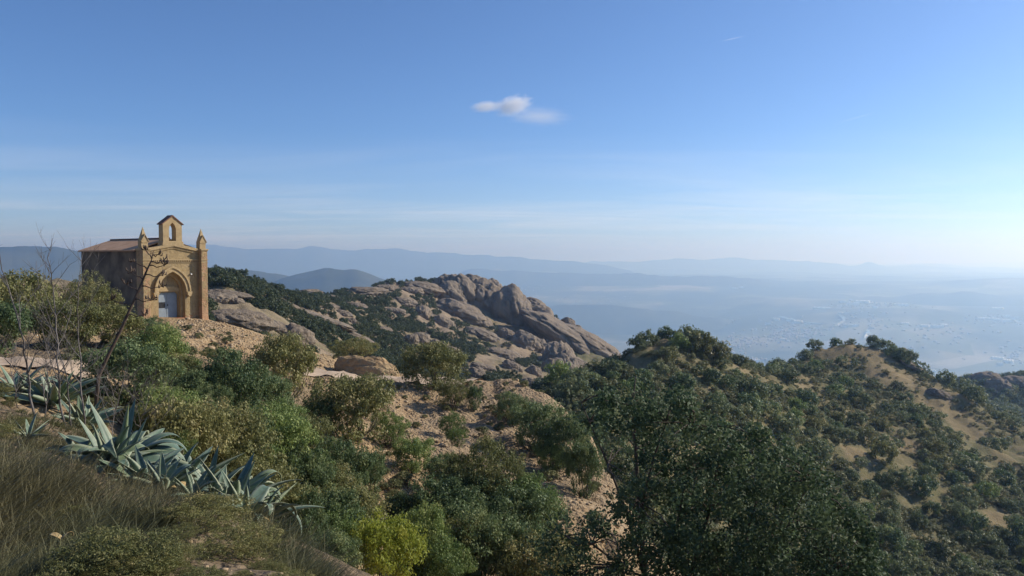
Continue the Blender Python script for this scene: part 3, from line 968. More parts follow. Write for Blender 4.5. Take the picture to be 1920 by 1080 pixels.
# door with two leaves, grille and handle
door = obj('door', MB().box(AX - dw, AX + dw, 0.64, 0.69, 0.16, dh + .02).mesh('door'), M['door'], chapel)
obj('door_leaf', MB().box(AX - dw + .01, AX - .07, 0.608, 0.638, 0.17, dh - .17).mesh('door_leaf', bevel=.008), M['door'], door)
obj('door_leaf', MB().box(AX + .03, AX + dw - .01, 0.608, 0.638, 0.17, dh - .02).mesh('door_leaf', bevel=.008), M['door'], door)
obj('door_post', MB().box(AX - .065, AX + .025, 0.59, 0.638, 0.17, dh - .17).mesh('door_post', bevel=.008), M['door'], door)
gr = MB().box(AX - .62, AX - .18, 0.600, 0.606, 0.86, 1.26)
for q in range(5):
    gr.box(AX - .62, AX - .18, 0.585, 0.600, 0.90 + q * .08, 0.92 + q * .08)
obj('grille', gr.mesh('grille'), M['iron'], door)
obj('handle', MB().box(AX - .03, AX + .0, 0.54, 0.59, 0.98, 1.12).mesh('handle'), M['iron'], door)
obj('door_step', MB().box(AX - .95, AX + .95, 0.03, 0.64, -.3, 0.155).mesh('door_step', bevel=.02), M['sill'], chapel)
# hood mould over the arch, ends on corbels
ou, inn = arch(1.26, 1.95, 3.66, 12, AX), arch(0.99, 1.95, 3.36, 12, AX)
obj('hood_mould', MB().prism(ou + list(reversed(inn)), -0.13, -0.003).mesh('hood_mould', bevel=.015), M['stone_trim'], chapel)
ou, inn = arch(1.32, 1.99, 3.76, 12, AX), arch(1.20, 1.99, 3.60, 12, AX)
obj('drip_mould', MB().prism(ou + list(reversed(inn)), -0.20, -0.132).mesh('drip_mould', bevel=.012), M['stone_trim'], chapel)
for s in (-1, 1):
    cxm = AX + s * 1.20
    obj('corbel', MB().prism([(cxm - .07, 1.62), (cxm + .07, 1.62), (cxm + .17, 1.80), (cxm + .20, 1.97), (cxm - .20, 1.97), (cxm - .17, 1.80)], -0.22, -0.003).mesh('corbel', bevel=.02), M['stone_trim'], chapel)
# string course with dentils
sc = MB().box(-HW + .47, HW - .47, -0.10, -0.003, 4.15, 4.22).box(-HW + .47, HW - .47, -0.04, -0.003, 3.94, 3.985)
sc_o = obj('string_course', sc.mesh('string_course'), M['stone_trim'], chapel)
dme = MB().box(-.035, .035, -0.085, -0.004, 4.045, 4.149).mesh('dentil')
dme.materials.append(M['stone_trim'])
for k in range(27):
    obj('dentil', dme, None, sc_o).location.x = -HW + .56 + k * (CW - 1.12) / 26
# gable coping
cop = [(-HW + .40, CH - .22), (0, AP - .22), (HW - .40, CH - .22), (HW - .40, CH - .02), (0, AP + .02), (-HW + .40, CH - .02)]
obj('gable_coping', MB().prism([cop[0], cop[1], cop[2], cop[3], cop[4], cop[5]], -0.16, 0.50).mesh('gable_coping', bevel=.02), M['stone_trim'], chapel)
cop2 = [(-HW + .46, CH - .36), (0, AP - .36), (HW - .46, CH - .36), (HW - .46, CH - .225), (0, AP - .225), (-HW + .46, CH - .225)]
obj('gable_moulding', MB().prism(cop2, -0.07, -0.003).mesh('gable_moulding'), M['plaster'], chapel)
# corner pillars with pinnacles
for s in (-1, 1):
    xc = s * (HW - 0.235)
    pil = MB().box(xc - .235, xc + .235, -0.42, 0.46, 0.35, CH - .1)
    pil.add([(xc - .32, -.52, -1.2), (xc + .32, -.52, -1.2), (xc + .32, .46, -1.2), (xc - .32, .46, -1.2), (xc - .235, -.42, .35), (xc + .235, -.42, .35), (xc + .235, .46, .35), (xc - .235, .46, .35)],
            [(0, 1, 5, 4), (1, 2, 6, 5), (2, 3, 7, 6), (3, 0, 4, 7), (0, 3, 2, 1)])
    pl = obj('pillar', pil.mesh('pillar', bevel=.015), M['pillar'], chapel)
    obj('pillar_band', MB().box(xc - .26, xc + .26, -0.46, 0.47, 4.14, 4.21).box(xc - .25, xc + .25, -0.44, 0.465, 3.95, 4.0).mesh('pillar_band'), M['stone_trim'], pl)
    obj('pillar_cap', MB().box(xc - .29, xc + .29, -0.49, 0.49, CH - .1, CH + .0).box(xc - .26, xc + .26, -0.455, 0.475, CH - .16, CH - .102).mesh('pillar_cap', bevel=.012), M['stone_trim'], pl)
    pc = MB()
    y0, y1, zb, zs, zt = -0.42, 0.42, CH + .002, CH + .50, CH + 1.45
    pc.box(xc - .225, xc + .225, y0 + .19, y1 - .19, zb, zs)
    pc.add([(xc - .225, y0 + .19, zs), (xc + .225, y0 + .19, zs), (xc + .225, y1 - .19, zs), (xc - .225, y1 - .19, zs), (xc, 0, zt)], [(0, 1, 4), (1, 2, 4), (2, 3, 4), (3, 0, 4)])
    pn = obj('pinnacle', pc.mesh('pinnacle'), M['stone_trim'], pl)
    gb = MB().prism([(xc - .225, zs - .12), (xc + .225, zs - .12), (xc + .225, zs), (xc, zs + .40), (xc - .225, zs)], y0 + .15, y0 + .30)
    for t in (-1, 1):       # little dark roof of the gablet
        gb.prism([(xc, zs + .40), (xc, zs + .46), (xc + t * .28, zs - .02), (xc + t * .26, zs - .06)][::t], y0 + .11, y0 + .32)
    obj('gablet', gb.mesh('gablet'), M['stone_trim'], pn)
# bell gable
bx, b0, b1, bap, bw = -.06, AP - .25, AP + 1.33, AP + 1.84, .68
hole = list(reversed([(bx + .25, AP + .16)] + arch(.25, AP + .92, AP + 1.40, 8, bx) + [(bx - .25, AP + .16)]))
bell = obj('bell_gable', MB().prism([(bx - bw, b0), (bx + bw, b0), (bx + bw, b1), (bx, bap), (bx - bw, b1)], -.10, .47, [hole]).mesh('bell_gable'), M['stone_trim'], chapel)
for t in (-1, 1):
    rr = MB().prism([(bx, bap + .003), (bx, bap + .09), (bx + t * (bw + .11), b1 - .01), (bx + t * (bw + .09), b1 - .07)], -.16, .53)
    obj('bell_gable_roof', rr.mesh('bell_gable_roof'), M['tile'], bell)
obj('bell_gable_base', MB().prism([(bx - bw - .10, AP - .2), (bx + bw + .10, AP - .2), (bx + bw + .06, AP + .08), (bx + bw + .04, AP + .13), (bx - bw - .04, AP + .13), (bx - bw - .06, AP + .08)], -.175, .52).mesh('bell_gable_base', bevel=.015), M['stone_trim'], bell)
# nave walls and roof
obj('side_wall', MB().box(-HW + .05, -HW + .45, 0.462, CD, -1.5, CH - .12).mesh('side_wall'), M['sidewall'], chapel, label='blotched side wall painted dark for its shade')
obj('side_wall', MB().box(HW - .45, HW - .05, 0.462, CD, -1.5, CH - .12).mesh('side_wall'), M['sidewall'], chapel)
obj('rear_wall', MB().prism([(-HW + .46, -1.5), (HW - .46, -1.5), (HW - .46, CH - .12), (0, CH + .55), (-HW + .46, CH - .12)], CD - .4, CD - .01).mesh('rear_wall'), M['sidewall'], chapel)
rid = CH + .72
for s in (-1, 1):
    prof = [(0, rid), (0, rid - .09), (s * (HW + .12), CH - .19), (s * (HW + .12), CH - .10)]
    obj('roof', MB().prism(prof[::s], 0.51, CD + .18).mesh('roof'), M['roof'], chapel)
obj('ridge_tiles', MB().box(-.11, .11, 0.52, CD + .2, rid - .04, rid + .06).mesh('ridge_tiles', bevel=.03), M['tile'], chapel)
obj('wall_bracket', MB().tube([(1.28, -.003, 3.18), (1.28, -.06, 3.18), (1.28, -.12, 3.17)], [.03, .07, .05], 8).mesh('wall_bracket'), M['white'], chapel)  # small white round fitting, does not give light
obj('side_niche', MB().box(-HW + .02, -HW + .052, 4.6, 4.95, 1.5, 2.6).mesh('side_niche'), M['iron'], chapel)  # flat dark panel standing for a faint niche

# ------------------------------------------------------------------ path, mound, stones
def ribbon(name, pts, width, lift, mat, label):
    vs, fs = [], []
    P = [ground_at(px, d) for px, d in pts]
    cen = []
    for i in range(len(P) - 1):
        for t in np.linspace(0, 1, 9)[:-1]:
            cen.append(P[i].lerp(P[i + 1], t))
    for i, c in enumerate(cen):
        d = (cen[min(i + 1, len(cen) - 1)] - cen[max(i - 1, 0)])
        n = Vector((-d.y, d.x, 0)).normalized()
        for k in range(9):
            t = (k / 8 - .5) * width * (1 + .12 * math.sin(i * .7) * (1 if k > 4 else -1))
            q = c + n * t
            vs.append((q.x, q.y, Hs(q.x, q.y) + lift + .03 * (1 - (2 * k / 8 - 1) ** 2)))
    for i in range(len(cen) - 1):
        for k in range(8):
            a = i * 9 + k
            fs.append((a, a + 1, a + 10, a + 9))
    me = mesh_np(name, vs, np.array(fs), True)
    return obj(name, me, mat, kind='structure', label=label)


ribbon('path', [(560, 46), (640, 46.3), (700, 46.5), (760, 46.8), (820, 46.5), (900, 45.5)], 4.2, .07, M['path'], 'flat pale path beside the earth mound')
ribbon('path', [(-60, 21.5), (40, 21.2), (120, 20.8), (190, 20.6)], 1.9, .05, M['path'], 'pale sunlit path behind the bare saplings')


def mound(px, d, wpx, top, label, seed):
    g = ground_at(px, d)
    w = wpx / F * g.y
    topz = ray(px, top, d)[2]
    bm = bmesh.new()
    bmesh.ops.create_icosphere(bm, subdivisions=5, radius=1.0)
    co = np.array([v.co[:] for v in bm.verts])
    n = 0.14 * fbm(co * 1.5 + seed, 5, seed) + 0.05 * fbm(co * 7 + seed, 3, seed + 1) + .02 * fbm(co * 22, 2, seed)
    co = co * (1 + n)[:, None]
    co[:, 0] += 0.25 * np.clip(co[:, 2], 0, 1) * -1
    for v, c in zip(bm.verts, co):
        v.co = c
    me = bpy.data.meshes.new('earth_mound')
    bm.to_mesh(me)
    bm.free()
    for p in me.polygons:
        p.use_smooth = True
    o = obj('earth_mound', me, M['ground'], None, label, 'mound')
    o.location = g + Vector((0, 0, -.1))
    o.scale = (w / 2, w * .22, topz - g.z + .1)
    return o


mound(692, 49.0, 128, 667, 'low mound of red earth and stones beside the pale path', 4)

# loose stones, one mass of rubble
def stone_proto(seed):
    bm = bmesh.new()
    bmesh.ops.create_icosphere(bm, subdivisions=1, radius=1.0)
    r = random.Random(seed)
    for v in bm.verts:
        v.co *= r.uniform(.65, 1.15)
        v.co.z *= .7
    v_ = np.array([v.co[:] for v in bm.verts])
    f_ = np.array([[q.index for q in f.verts] for f in bm.faces])
    bm.free()
    return v_, f_


SP_ = [stone_proto(s) for s in range(5)]
sv, sf, off = [], [], 0
srng = np.random.default_rng(3)
zones = [(330, 520, 45, 58, 1500, .12), (520, 640, 40, 52, 700, .11), (640, 830, 28, 44, 1600, .11), (830, 1060, 26, 46, 1200, .10), (1000, 1160, 26, 40, 800, .10), (700, 800, 22, 30, 350, .09), (330, 420, 54, 58.5, 350, .10), (0, 600, 4, 9, 160, .03)]
for (p0, p1, d0, d1, n, s) in zones:
    px = srng.uniform(p0, p1, n)
    dd = srng.uniform(d0, d1, n)
    an = np.arctan((px - 960) / F)
    xs, ys = dd * np.sin(an), dd * np.cos(an)
    zs = H(xs, ys)
    for x, y, z in zip(xs, ys, zs):
        v_, f_ = SP_[srng.integers(5)]
        k = s * srng.lognormal(-1.0, .55)
        a = srng.uniform(0, 6.28)
        q = v_ * k
        sv.append(np.stack([q[:, 0] * math.cos(a) - q[:, 1] * math.sin(a) + x, q[:, 0] * math.sin(a) + q[:, 1] * math.cos(a) + y, q[:, 2] + z + k * .15], 1))
        sf.append(f_ + off)
        off += len(v_)
obj('rubble', mesh_np('rubble', np.concatenate(sv), np.concatenate(sf)), M['stone'], None, 'loose pale stones strewn over the earth slopes', 'stones', kind='stuff')

# ------------------------------------------------------------------ foliage
def leaves_mesh(name, cen, nrm, size, tint, clump, rng, aspect=0.55):
    """one small folded leaf (two triangles) at each centre"""
    n = len(cen)
    t = rng.normal(size=(n, 3))
    t -= (t * nrm).sum(1)[:, None] * nrm
    t /= np.linalg.norm(t, axis=1)[:, None] + 1e-9
    s = np.cross(nrm, t)
    size = np.broadcast_to(size, (n,))[:, None]
    a = cen + t * size
    c = cen - t * size
    b_ = cen + s * size * aspect + nrm * size * .15
    d_ = cen - s * size * aspect + nrm * size * .15
    v = np.stack([a, b_, c, d_], 1).reshape(-1, 3)
    k = np.arange(n) * 4
    f = np.stack([k, k + 1, k + 2, k + 3], 1)
    me = mesh_np(name, v, f)
    fattr(me, 'tint', np.repeat(tint, 4))
    fattr(me, 'clump', np.repeat(clump, 4))
    return me


def crown_points(rng, n_clump, per, cs=(.16, .30), flat=1.0, low=-.8, fill=.5, up=.35):
    """clumps spread through a rounded uneven volume of radius about 1, base at z = 0, top at about 1"""
    u = rng.normal(size=(n_clump, 3))
    u /= np.linalg.norm(u, axis=1)[:, None]
    dn = u[:, 2] < 0
    u[dn & (rng.random(n_clump) < .45), 2] *= -1
    seed = int(rng.integers(1000))
    lob = 0.82 + 0.26 * fbm(u * 1.9, 3, seed)
    rad = lob * (1 - fill * rng.random(n_clump) ** 2)
    cc = u * rad[:, None]
    cs_ = rng.uniform(cs[0], cs[1], n_clump)
    ctint = rng.random(n_clump)
    ci = np.repeat(np.arange(n_clump), per)
    q = rng.normal(size=(len(ci), 3))
    q /= np.linalg.norm(q, axis=1)[:, None]
    rr = rng.random(len(ci)) ** .45
    p = cc[ci] + q * (rr * cs_[ci])[:, None]
    nr = q * .8 + rng.normal(size=q.shape) * .55 + np.array([0, 0, up])
    nr /= np.linalg.norm(nr, axis=1)[:, None]
    p[:, 2] = p[:, 2] * .54 * flat + .46
    p[:, 2] = np.maximum(p[:, 2], .02)
    tint = np.clip(.15 + .55 * rng.random(len(ci)) + .3 * (ctint[ci] - .5), 0, 1)
    cl = np.clip((ctint[ci] - .72) * 2.2, 0, .75)
    return p, nr, tint, cl, cc


def stems_mesh(name, rng, cc, n, r0, z_sq=.52):
    mb = MB()
    pick = rng.permutation(len(cc))[:n]
    for i in pick:
        e = cc[i] * np.array([1, 1, z_sq]) + [0, 0, .48]
        b0 = np.array([rng.normal() * .07, rng.normal() * .07, -.15])
        m_ = b0 * .45 + e * .55 + np.array([rng.normal() * .06, rng.normal() * .06, -.10])
        mb.tube([b0, b0 * .7 + m_ * .3 + [0, 0, .02], m_, e], [r0, r0 * .8, r0 * .5, r0 * .15], 5, False)
    me = mb.mesh(name, True)
    me.materials.append(M['bark'])
    return me


def proto(kind, seed):
    rng = np.random.default_rng(seed)
    if kind == 'dense':
        p, nr, ti, cl, cc = crown_points(rng, 150, 92, (.11, .26), up=.6)
        me = leaves_mesh('crown', p, nr, rng.uniform(.011, .034, len(p)), ti, cl, rng)
        st = stems_mesh('stems', rng, cc, 14, .022)
    elif kind == 'twiggy':
        p, nr, ti, cl, cc = crown_points(rng, 300, 52, (.07, .15), fill=.6, up=.1)
        me = leaves_mesh('crown', p, nr, rng.uniform(.009, .027, len(p)), ti, cl, rng, .45)
        st = stems_mesh('stems', rng, cc, 110, .010)
    elif kind == 'tree':
        p, nr, ti, cl, cc = crown_points(rng, 46, 42, (.18, .34), fill=.4, up=.8)
        me = leaves_mesh('crown', p, nr, rng.uniform(.035, .09, len(p)), ti, cl, rng)
        st = None
    elif kind == 'bushlet':
        p, nr, ti, cl, cc = crown_points(rng, 26, 18, (.22, .38), fill=.4, up=1.0)
        me = leaves_mesh('crown', p, nr, rng.uniform(.075, .13, len(p)), ti, cl, rng)
        st = None
    return me, st


PROTO = {k: [proto(k, 100 + 17 * i + len(k)) for i in range(n)] for k, n in (('dense', 4), ('twiggy', 4), ('tree', 7), ('bushlet', 4))}
crown_cache = {}


def crown_for(kind, i, mat):
    key = (kind, i, mat)
    if key not in crown_cache:
        me = PROTO[kind][i][0].copy()
        me.materials.append(M[mat])
        crown_cache[key] = me
    return crown_cache[key]


nsh = 0


def foot_distance(px, row):
    """where the ground first shows at a given height of the view, 9 to 62 m away"""
    dist = np.arange(9, 62, .25)
    a = math.atan((px - 960) / F)
    z = H(dist * math.sin(a), dist * math.cos(a), False)
    rows = 484 - z / (dist * math.cos(a)) * F
    ok = np.nonzero(rows <= row)[0]
    return float(dist[ok[0]]) if len(ok) else 40.0



def shrub(px, foot, top, wpx, kind, mat, label, sink=.0, name='shrub', depth=1.0):
    """a shrub rooted where the ground shows at row foot, as tall as its top row and as wide as wpx pixels"""
    global nsh
    nsh += 1
    d = foot if foot < 100 else foot_distance(px, foot)
    g = ground_at(px, d)
    h = max(ray(px, top, d)[2] - g.z, .4)
    w = wpx / F * g.y / 2
    root = empty(name, g, (nsh * 2.399) % 6.28, label, 'shrub' if name == 'shrub' else 'tree', 'shrubs and small trees on the near slopes')
    i = nsh % 4
    c = obj('crown', crown_for(kind, i, mat), None, root)
    s = obj('stem', PROTO[kind][i][1], None, root)
    for o in (c, s):
        o.scale = (w * 1.1, w * 1.1 * depth, h * 1.06)
    return root


SH = [
    # px, row of the foot, top row, width px, kind, leaves, label
    (35, 640, 512, 170, 'dense', 'olive', 'dark olive bush at the left edge below the blue hills'),
    (-30, 680, 560, 170, 'dense', 'oak', 'dark green bush cut off by the left edge'),
    (165, 612, 519, 120, 'twiggy', 'olive', 'grey-olive rounded bush hiding the rear foot of the chapel wall'),
    (108, 655, 560, 150, 'dense', 'olive', 'olive bush behind the tallest bare sapling'),
    (205, 655, 572, 130, 'dense', 'olive', 'olive bush below the shaded chapel wall'),
    (262, 642, 594, 100, 'twiggy', 'oak', 'dark bush at the front left corner of the chapel'),
    (298, 700, 612, 110, 'dense', 'green', 'green bush just below the chapel door'),
    (235, 770, 640, 170, 'dense', 'oak', 'dark bush behind the agaves, left of the olive thicket'),
    (330, 750, 668, 120, 'dense', 'olive', 'mid green bush where the stony slope below the chapel begins'),
    (400, 680, 652, 70, 'twiggy', 'olive', 'small twiggy bush on the stones below the chapel'),
    (432, 800, 662, 150, 'dense', 'oak', 'dense deep green bush below the stony chapel slope'),
    (495, 810, 700, 110, 'dense', 'oak', 'deep green bush in front of the brown twiggy bush'),
    (530, 748, 627, 140, 'dense', 'olive', 'tall brown-olive twiggy bush against the stony slope'),
    (345, 905, 742, 170, 'dense', 'olive', 'olive bush directly behind the tips of the agave leaves'),
    (425, 940, 768, 200, 'dense', 'olive', 'wide olive bush in the middle of the thicket behind the agaves'),
    (505, 910, 770, 150, 'dense', 'green', 'bright green bush at the right edge of the olive thicket'),
    (465, 990, 850, 190, 'dense', 'olive', 'yellowish olive bush behind the right-hand agave'),
    (655, 835, 697, 165, 'dense', 'olive', 'broad brown-olive bush standing left below the path'),
    (600, 825, 742, 90, 'twiggy', 'oak', 'dark bush shading the red earth bank'),
    (728, 842, 772, 80, 'twiggy', 'green', 'small green bush at the right foot of the broad brown-olive bush'),
    (812, 730, 642, 135, 'dense', 'olive', 'large dark olive bush at the right end of the path'),
    (665, 56, 632, 86, 'twiggy', 'olive', 'yellow-olive bush behind the earth mound'),
    (846, 774, 708, 66, 'twiggy', 'olive', 'round olive bush just below the large dark olive bush'),
    (888, 772, 722, 34, 'dense', 'oak', 'tiny dark bush at the edge of the bare rock slab'),
    (846, 826, 772, 52, 'twiggy', 'green', 'small pale green bush in the middle of the earth slope'),
    (855, 850, 800, 40, 'twiggy', 'green', 'lowest small green tuft of bush on the middle earth slope'),
    (962, 802, 738, 70, 'dense', 'oak', 'upper left bush of the dark thicket on the rock slab'),
    (1010, 855, 752, 110, 'dense', 'oak', 'dark bush in the middle of the thicket on the rock slab'),
    (1062, 885, 778, 110, 'dense', 'oak', 'dark bush at the right end of the thicket on the rock slab'),
    (1095, 935, 822, 80, 'dense', 'oak', 'dark bush at the lower right of the rock slab, beside the big oak'),
    (1034, 892, 822, 58, 'dense', 'green', 'round pale green bush alone on the stony slab'),
    (772, 887, 820, 84, 'dense', 'green', 'yellow-green bush on the reddish stones at mid slope'),
    (905, 990, 824, 185, 'twiggy', 'olive', 'big rounded brown twiggy bush in the centre foreground'),
    (830, 925, 850, 80, 'dense', 'oak', 'dark bush at the left flank of the big brown twiggy bush'),
    (632, 955, 826, 120, 'dense', 'oak', 'dark green bush right of the olive thicket'),
    (690, 945, 842, 70, 'dense', 'oak', 'dark green bush beside the strip of red stones'),
    (575, 965, 862, 120, 'dense', 'oak', 'dark bush low in the hollow between olive and green bushes'),
    (640, 1035, 905, 165, 'dense', 'olive', 'golden olive bush above the yellow tree'),
    (560, 1065, 925, 110, 'dense', 'oak', 'dark green bush right of the agave tips'),
    (838, 1025, 893, 165, 'dense', 'oak', 'dark green bush below the big brown twiggy bush'),
    (755, 1005, 925, 80, 'dense', 'oak', 'small dark bush above the pale leaf sprays'),
    (985, 1005, 912, 70, 'dense', 'oak', 'dark bush at the right foot of the big brown twiggy bush'),
    (905, 1105, 962, 150, 'dense', 'oak', 'dark olive bush near the bottom centre edge'),
    (985, 1115, 985, 120, 'dense', 'oak', 'dark bush at the bottom edge right of the centre'),
    (615, 1125, 1000, 130, 'dense', 'oak', 'dark bush at the bottom edge left of the yellow tree'),
]
for a in SH:
    shrub(*a)
shrub(716, 1125, 962, 165, 'dense', 'yellow', 'bright yellow-green little tree at the bottom edge', name='young_tree')
shrub(790, 1095, 955, 125, 'dense', 'green', 'fresh green little tree beside the bright yellow one', name='young_tree')
shrub(846, 1062, 966, 46, 'dense', 'yellow', 'small yellow leafy top on the right of the fresh green tree', name='young_tree')

# bushes that close the thicket: nothing tells one from the next
frng = random.Random(19)
for lab, n, (p0, p1), (f0, f1), mats in [
        ('bush merged into the dense thicket between the agaves and the stony chapel slope', 26, (270, 600), (745, 985), ('oak', 'olive', 'oak', 'green')),
        ('bush merged into the dark thicket along the bottom edge', 16, (570, 1040), (985, 1130), ('oak', 'oak', 'olive', 'green'))]:
    for k in range(n):
        px = p0 + (p1 - p0) * (k + frng.random()) / n
        foot = frng.uniform(f0, f1)
        if f0 > 900 and 670 < px < 775:
            continue
        if f0 < 900:
            foot = 730 + (px - 270) * .28 + frng.uniform(0, 190)
        size = frng.uniform(75, 140) * (.75 + .5 * (foot - 700) / 400)
        b_ = shrub(px, foot, foot - size * frng.uniform(.75, 1.05), size, 'dense' if frng.random() < .75 else 'twiggy', frng.choice(mats), lab)
        b_['group'] = 'bushes closing the thicket' if f0 < 900 else 'bushes along the bottom edge'

# trees of the right-hand hills: every one in view is its own tree, the low scrub between them is one mass
trng = np.random.default_rng(77)


def visible(px, d, z_top):
    """is the top of a plant seen over the ground in front of it"""
    ok = np.ones(len(px), bool)
    an = np.arctan((px - 960) / F)
    for t in np.linspace(.35, .97, 26):
        dt = d * t
        ok &= H(dt * np.sin(an), dt * np.cos(an), False) < z_top * t + .2
    return ok


cand_px = trng.uniform(1040, 1990, 5200)
cand_d = np.exp(trng.uniform(math.log(72), math.log(262), 5200))
an = np.arctan((cand_px - 960) / F)
cxs, cys = cand_d * np.sin(an), cand_d * np.cos(an)
cz = H(cxs, cys)
dens = fbm(np.stack([cxs, cys, 0 * cxs], 1) * .035, 4, 91)
sr = trng.uniform(.9, 2.4, 5200) * np.where(trng.random(5200) < .2, 1.3, .95)
row = 484 - cz / cys * F
keep = (bare_mask(cand_px, cand_d) < .25) & (dens > -.55) & (row < 1110) & visible(cand_px, cand_d, cz + sr * 1.3)
order = np.nonzero(keep)[0]
chosen = []
for i in order:
    good = True
    for j in chosen:
        dd2 = (cxs[i] - cxs[j]) ** 2 + (cys[i] - cys[j]) ** 2
        if dd2 < ((sr[i] + sr[j]) * .74) ** 2:
            good = False
            break
    if good:
        chosen.append(i)
    if len(chosen) >= 440:
        break
chosen = sorted(chosen, key=lambda i: -sr[i] / cand_d[i])
spots = [(cxs[i], cys[i], cz[i], sr[i], cand_px[i], cand_d[i]) for i in chosen]
for (px, d, r) in [(1244, 150.5, 1.5), (1640, 252, 2.2), (1512, 238, 2.6), (1570, 251, 2.2), (1530, 246, 2.4), (1455, 195, 2.3), (1290, 147, 2.6), (1310, 146, 3.0), (1340, 148, 3.0), (1275, 143, 2.2), (1200, 143, 2.2), (1215, 145, 2.0), (1165, 136, 2.3), (1140, 129, 2.4), (1660, 250, 3.0), (1680, 246, 3.0), (1700, 244, 2.6)]:
    g = ground_at(px, d)
    spots.insert(0, (g.x, g.y, g.z, r, px, d))
spots_rest = spots[290:]
for k, (x, y, z, r, px, d) in enumerate(spots[:290]):
    if d > 205:
        lab, grp = 'small round tree on the farther right-hand hill', 'trees on the farther right-hand hill'
    elif px < 1450 and d > 125:
        lab, grp = 'round evergreen tree on the hilltop right of the rocky mountain', 'trees on the nearer hilltop'
    elif px > 1640:
        lab, grp = 'round evergreen tree on the slope at the right edge', 'trees on the slope at the right edge'
    else:
        lab, grp = 'round evergreen tree on the hillside behind the big oak', 'trees on the hillside behind the big oak'
    o = obj('hillside_tree', crown_for('tree', k % 7, ('hill', 'oak', 'hill', 'olive', 'hill', 'hill', 'scrub', 'oak', 'hill', 'green')[(k * 7) % 10]), None, None, lab, 'tree', grp)
    hh = r * trng.uniform(1.35, 1.9)
    o.location = (x, y, z - .2 * hh)
    o.rotation_euler = (0, 0, trng.uniform(0, 6.28))
    o.scale = (r * 1.1, r * trng.uniform(.95, 1.2), hh)


def scatter(name, pts, rot, scl, protos, mat, label, cat):
    """one mass of plants: instances on a cloud of points"""
    me = bpy.data.meshes.new(name)
    me.vertices.add(len(pts))
    me.vertices.foreach_set('co', np.asarray(pts, np.float32).ravel())
    fattr(me, 'rot', rot)
    sc_ = me.attributes.new('scl', 'FLOAT_VECTOR', 'POINT')
    sc_.data.foreach_set('vector', np.asarray(scl, np.float32).ravel())
    o = obj(name, me, None, None, label, cat, kind='stuff')
    col = bpy.data.collections.new(name + '_source')
    for i, pm in enumerate(protos):
        q = bpy.data.objects.new(name + '_plant', pm)
        col.objects.link(q)
    ng = bpy.data.node_groups.new(name, 'GeometryNodeTree')
    ng.interface.new_socket('Geometry', in_out='INPUT', socket_type='NodeSocketGeometry')
    ng.interface.new_socket('Geometry', in_out='OUTPUT', socket_type='NodeSocketGeometry')
    gi, go = ng.nodes.new('NodeGroupInput'), ng.nodes.new('NodeGroupOutput')
    ci_ = ng.nodes.new('GeometryNodeCollectionInfo')
    ci_.inputs['Collection'].default_value = col
    ci_.inputs['Separate Children'].default_value = True
    ci_.inputs['Reset Children'].default_value = True
    ip = ng.nodes.new('GeometryNodeInstanceOnPoints')
    ip.inputs['Pick Instance'].default_value = True
    ra = ng.nodes.new('GeometryNodeInputNamedAttribute')
    ra.data_type = 'FLOAT'
    ra.inputs['Name'].default_value = 'rot'
    sa = ng.nodes.new('GeometryNodeInputNamedAttribute')
    sa.data_type = 'FLOAT_VECTOR'
    sa.inputs['Name'].default_value = 'scl'
    cb = ng.nodes.new('ShaderNodeCombineXYZ')
    ng.links.new(ra.outputs[0], cb.inputs[2])
    ng.links.new(gi.outputs[0], ip.inputs['Points'])
    ng.links.new(ci_.outputs[0], ip.inputs['Instance'])
    ng.links.new(cb.outputs[0], ip.inputs['Rotation'])
    ng.links.new(sa.outputs[0], ip.inputs['Scale'])
    ng.links.new(ip.outputs[0], go.inputs[0])
    md = o.modifiers.new('plants', 'NODES')
    md.node_group = ng
    return o


def scatter_zone(n, p0, p1, d0, d1, rng):
    px = rng.uniform(p0, p1, n)
    d = np.sqrt(rng.uniform(d0 ** 2, d1 ** 2, n)) if d1 / d0 < 2 else np.exp(rng.uniform(math.log(d0), math.log(d1), n))
    a = np.arctan((px - 960) / F)
    x, y = d * np.sin(a), d * np.cos(a)
    return px, d, x, y, H(x, y)


# scrub of the right-hand hills
px, d, x, y, z = scatter_zone(19000, 1030, 2000, 68, 270, trng)
k = (trng.random(19000) > bare_mask(px, d) * .82) & (fbm(np.stack([x, y, 0 * x], 1) * .06, 3, 55) > -.55)
r = trng.lognormal(-.72, .42, 19000)[k]
pts = np.stack([x, y, z - .05], 1)[k]
scl = np.stack([r, r, r * trng.uniform(.8, 1.3, len(r))], 1)
rest = np.array([(s[0], s[1], s[2] - .1) for s in spots_rest]).reshape(-1, 3)
scatter('hillside_scrub', pts, trng.uniform(0, 6.28, len(pts)), scl, [crown_for('bushlet', i, 'scrub') for i in range(4)], 'scrub',
        'low grey-green scrub covering the right-hand hillsides', 'scrub')
# trees past the far right crest and the ones left over
px, d, x, y, z = scatter_zone(1500, 1690, 2100, 330, 520, trng)
r = trng.uniform(1.6, 3.0, 1500)
pts = np.stack([x, y, z - .3], 1)
rr_ = np.array([s[3] for s in spots_rest]) if len(spots_rest) else np.zeros(0)
pts = np.concatenate([pts, rest])
r = np.concatenate([r, rr_])
scatter('distant_woodland', pts, trng.uniform(0, 6.28, len(pts)), np.stack([r, r, r * 1.5], 1), [crown_for('bushlet', i, 'hill') for i in range(4)], 'hill',
        'dark woodland on the far slope at the right edge', 'woodland')
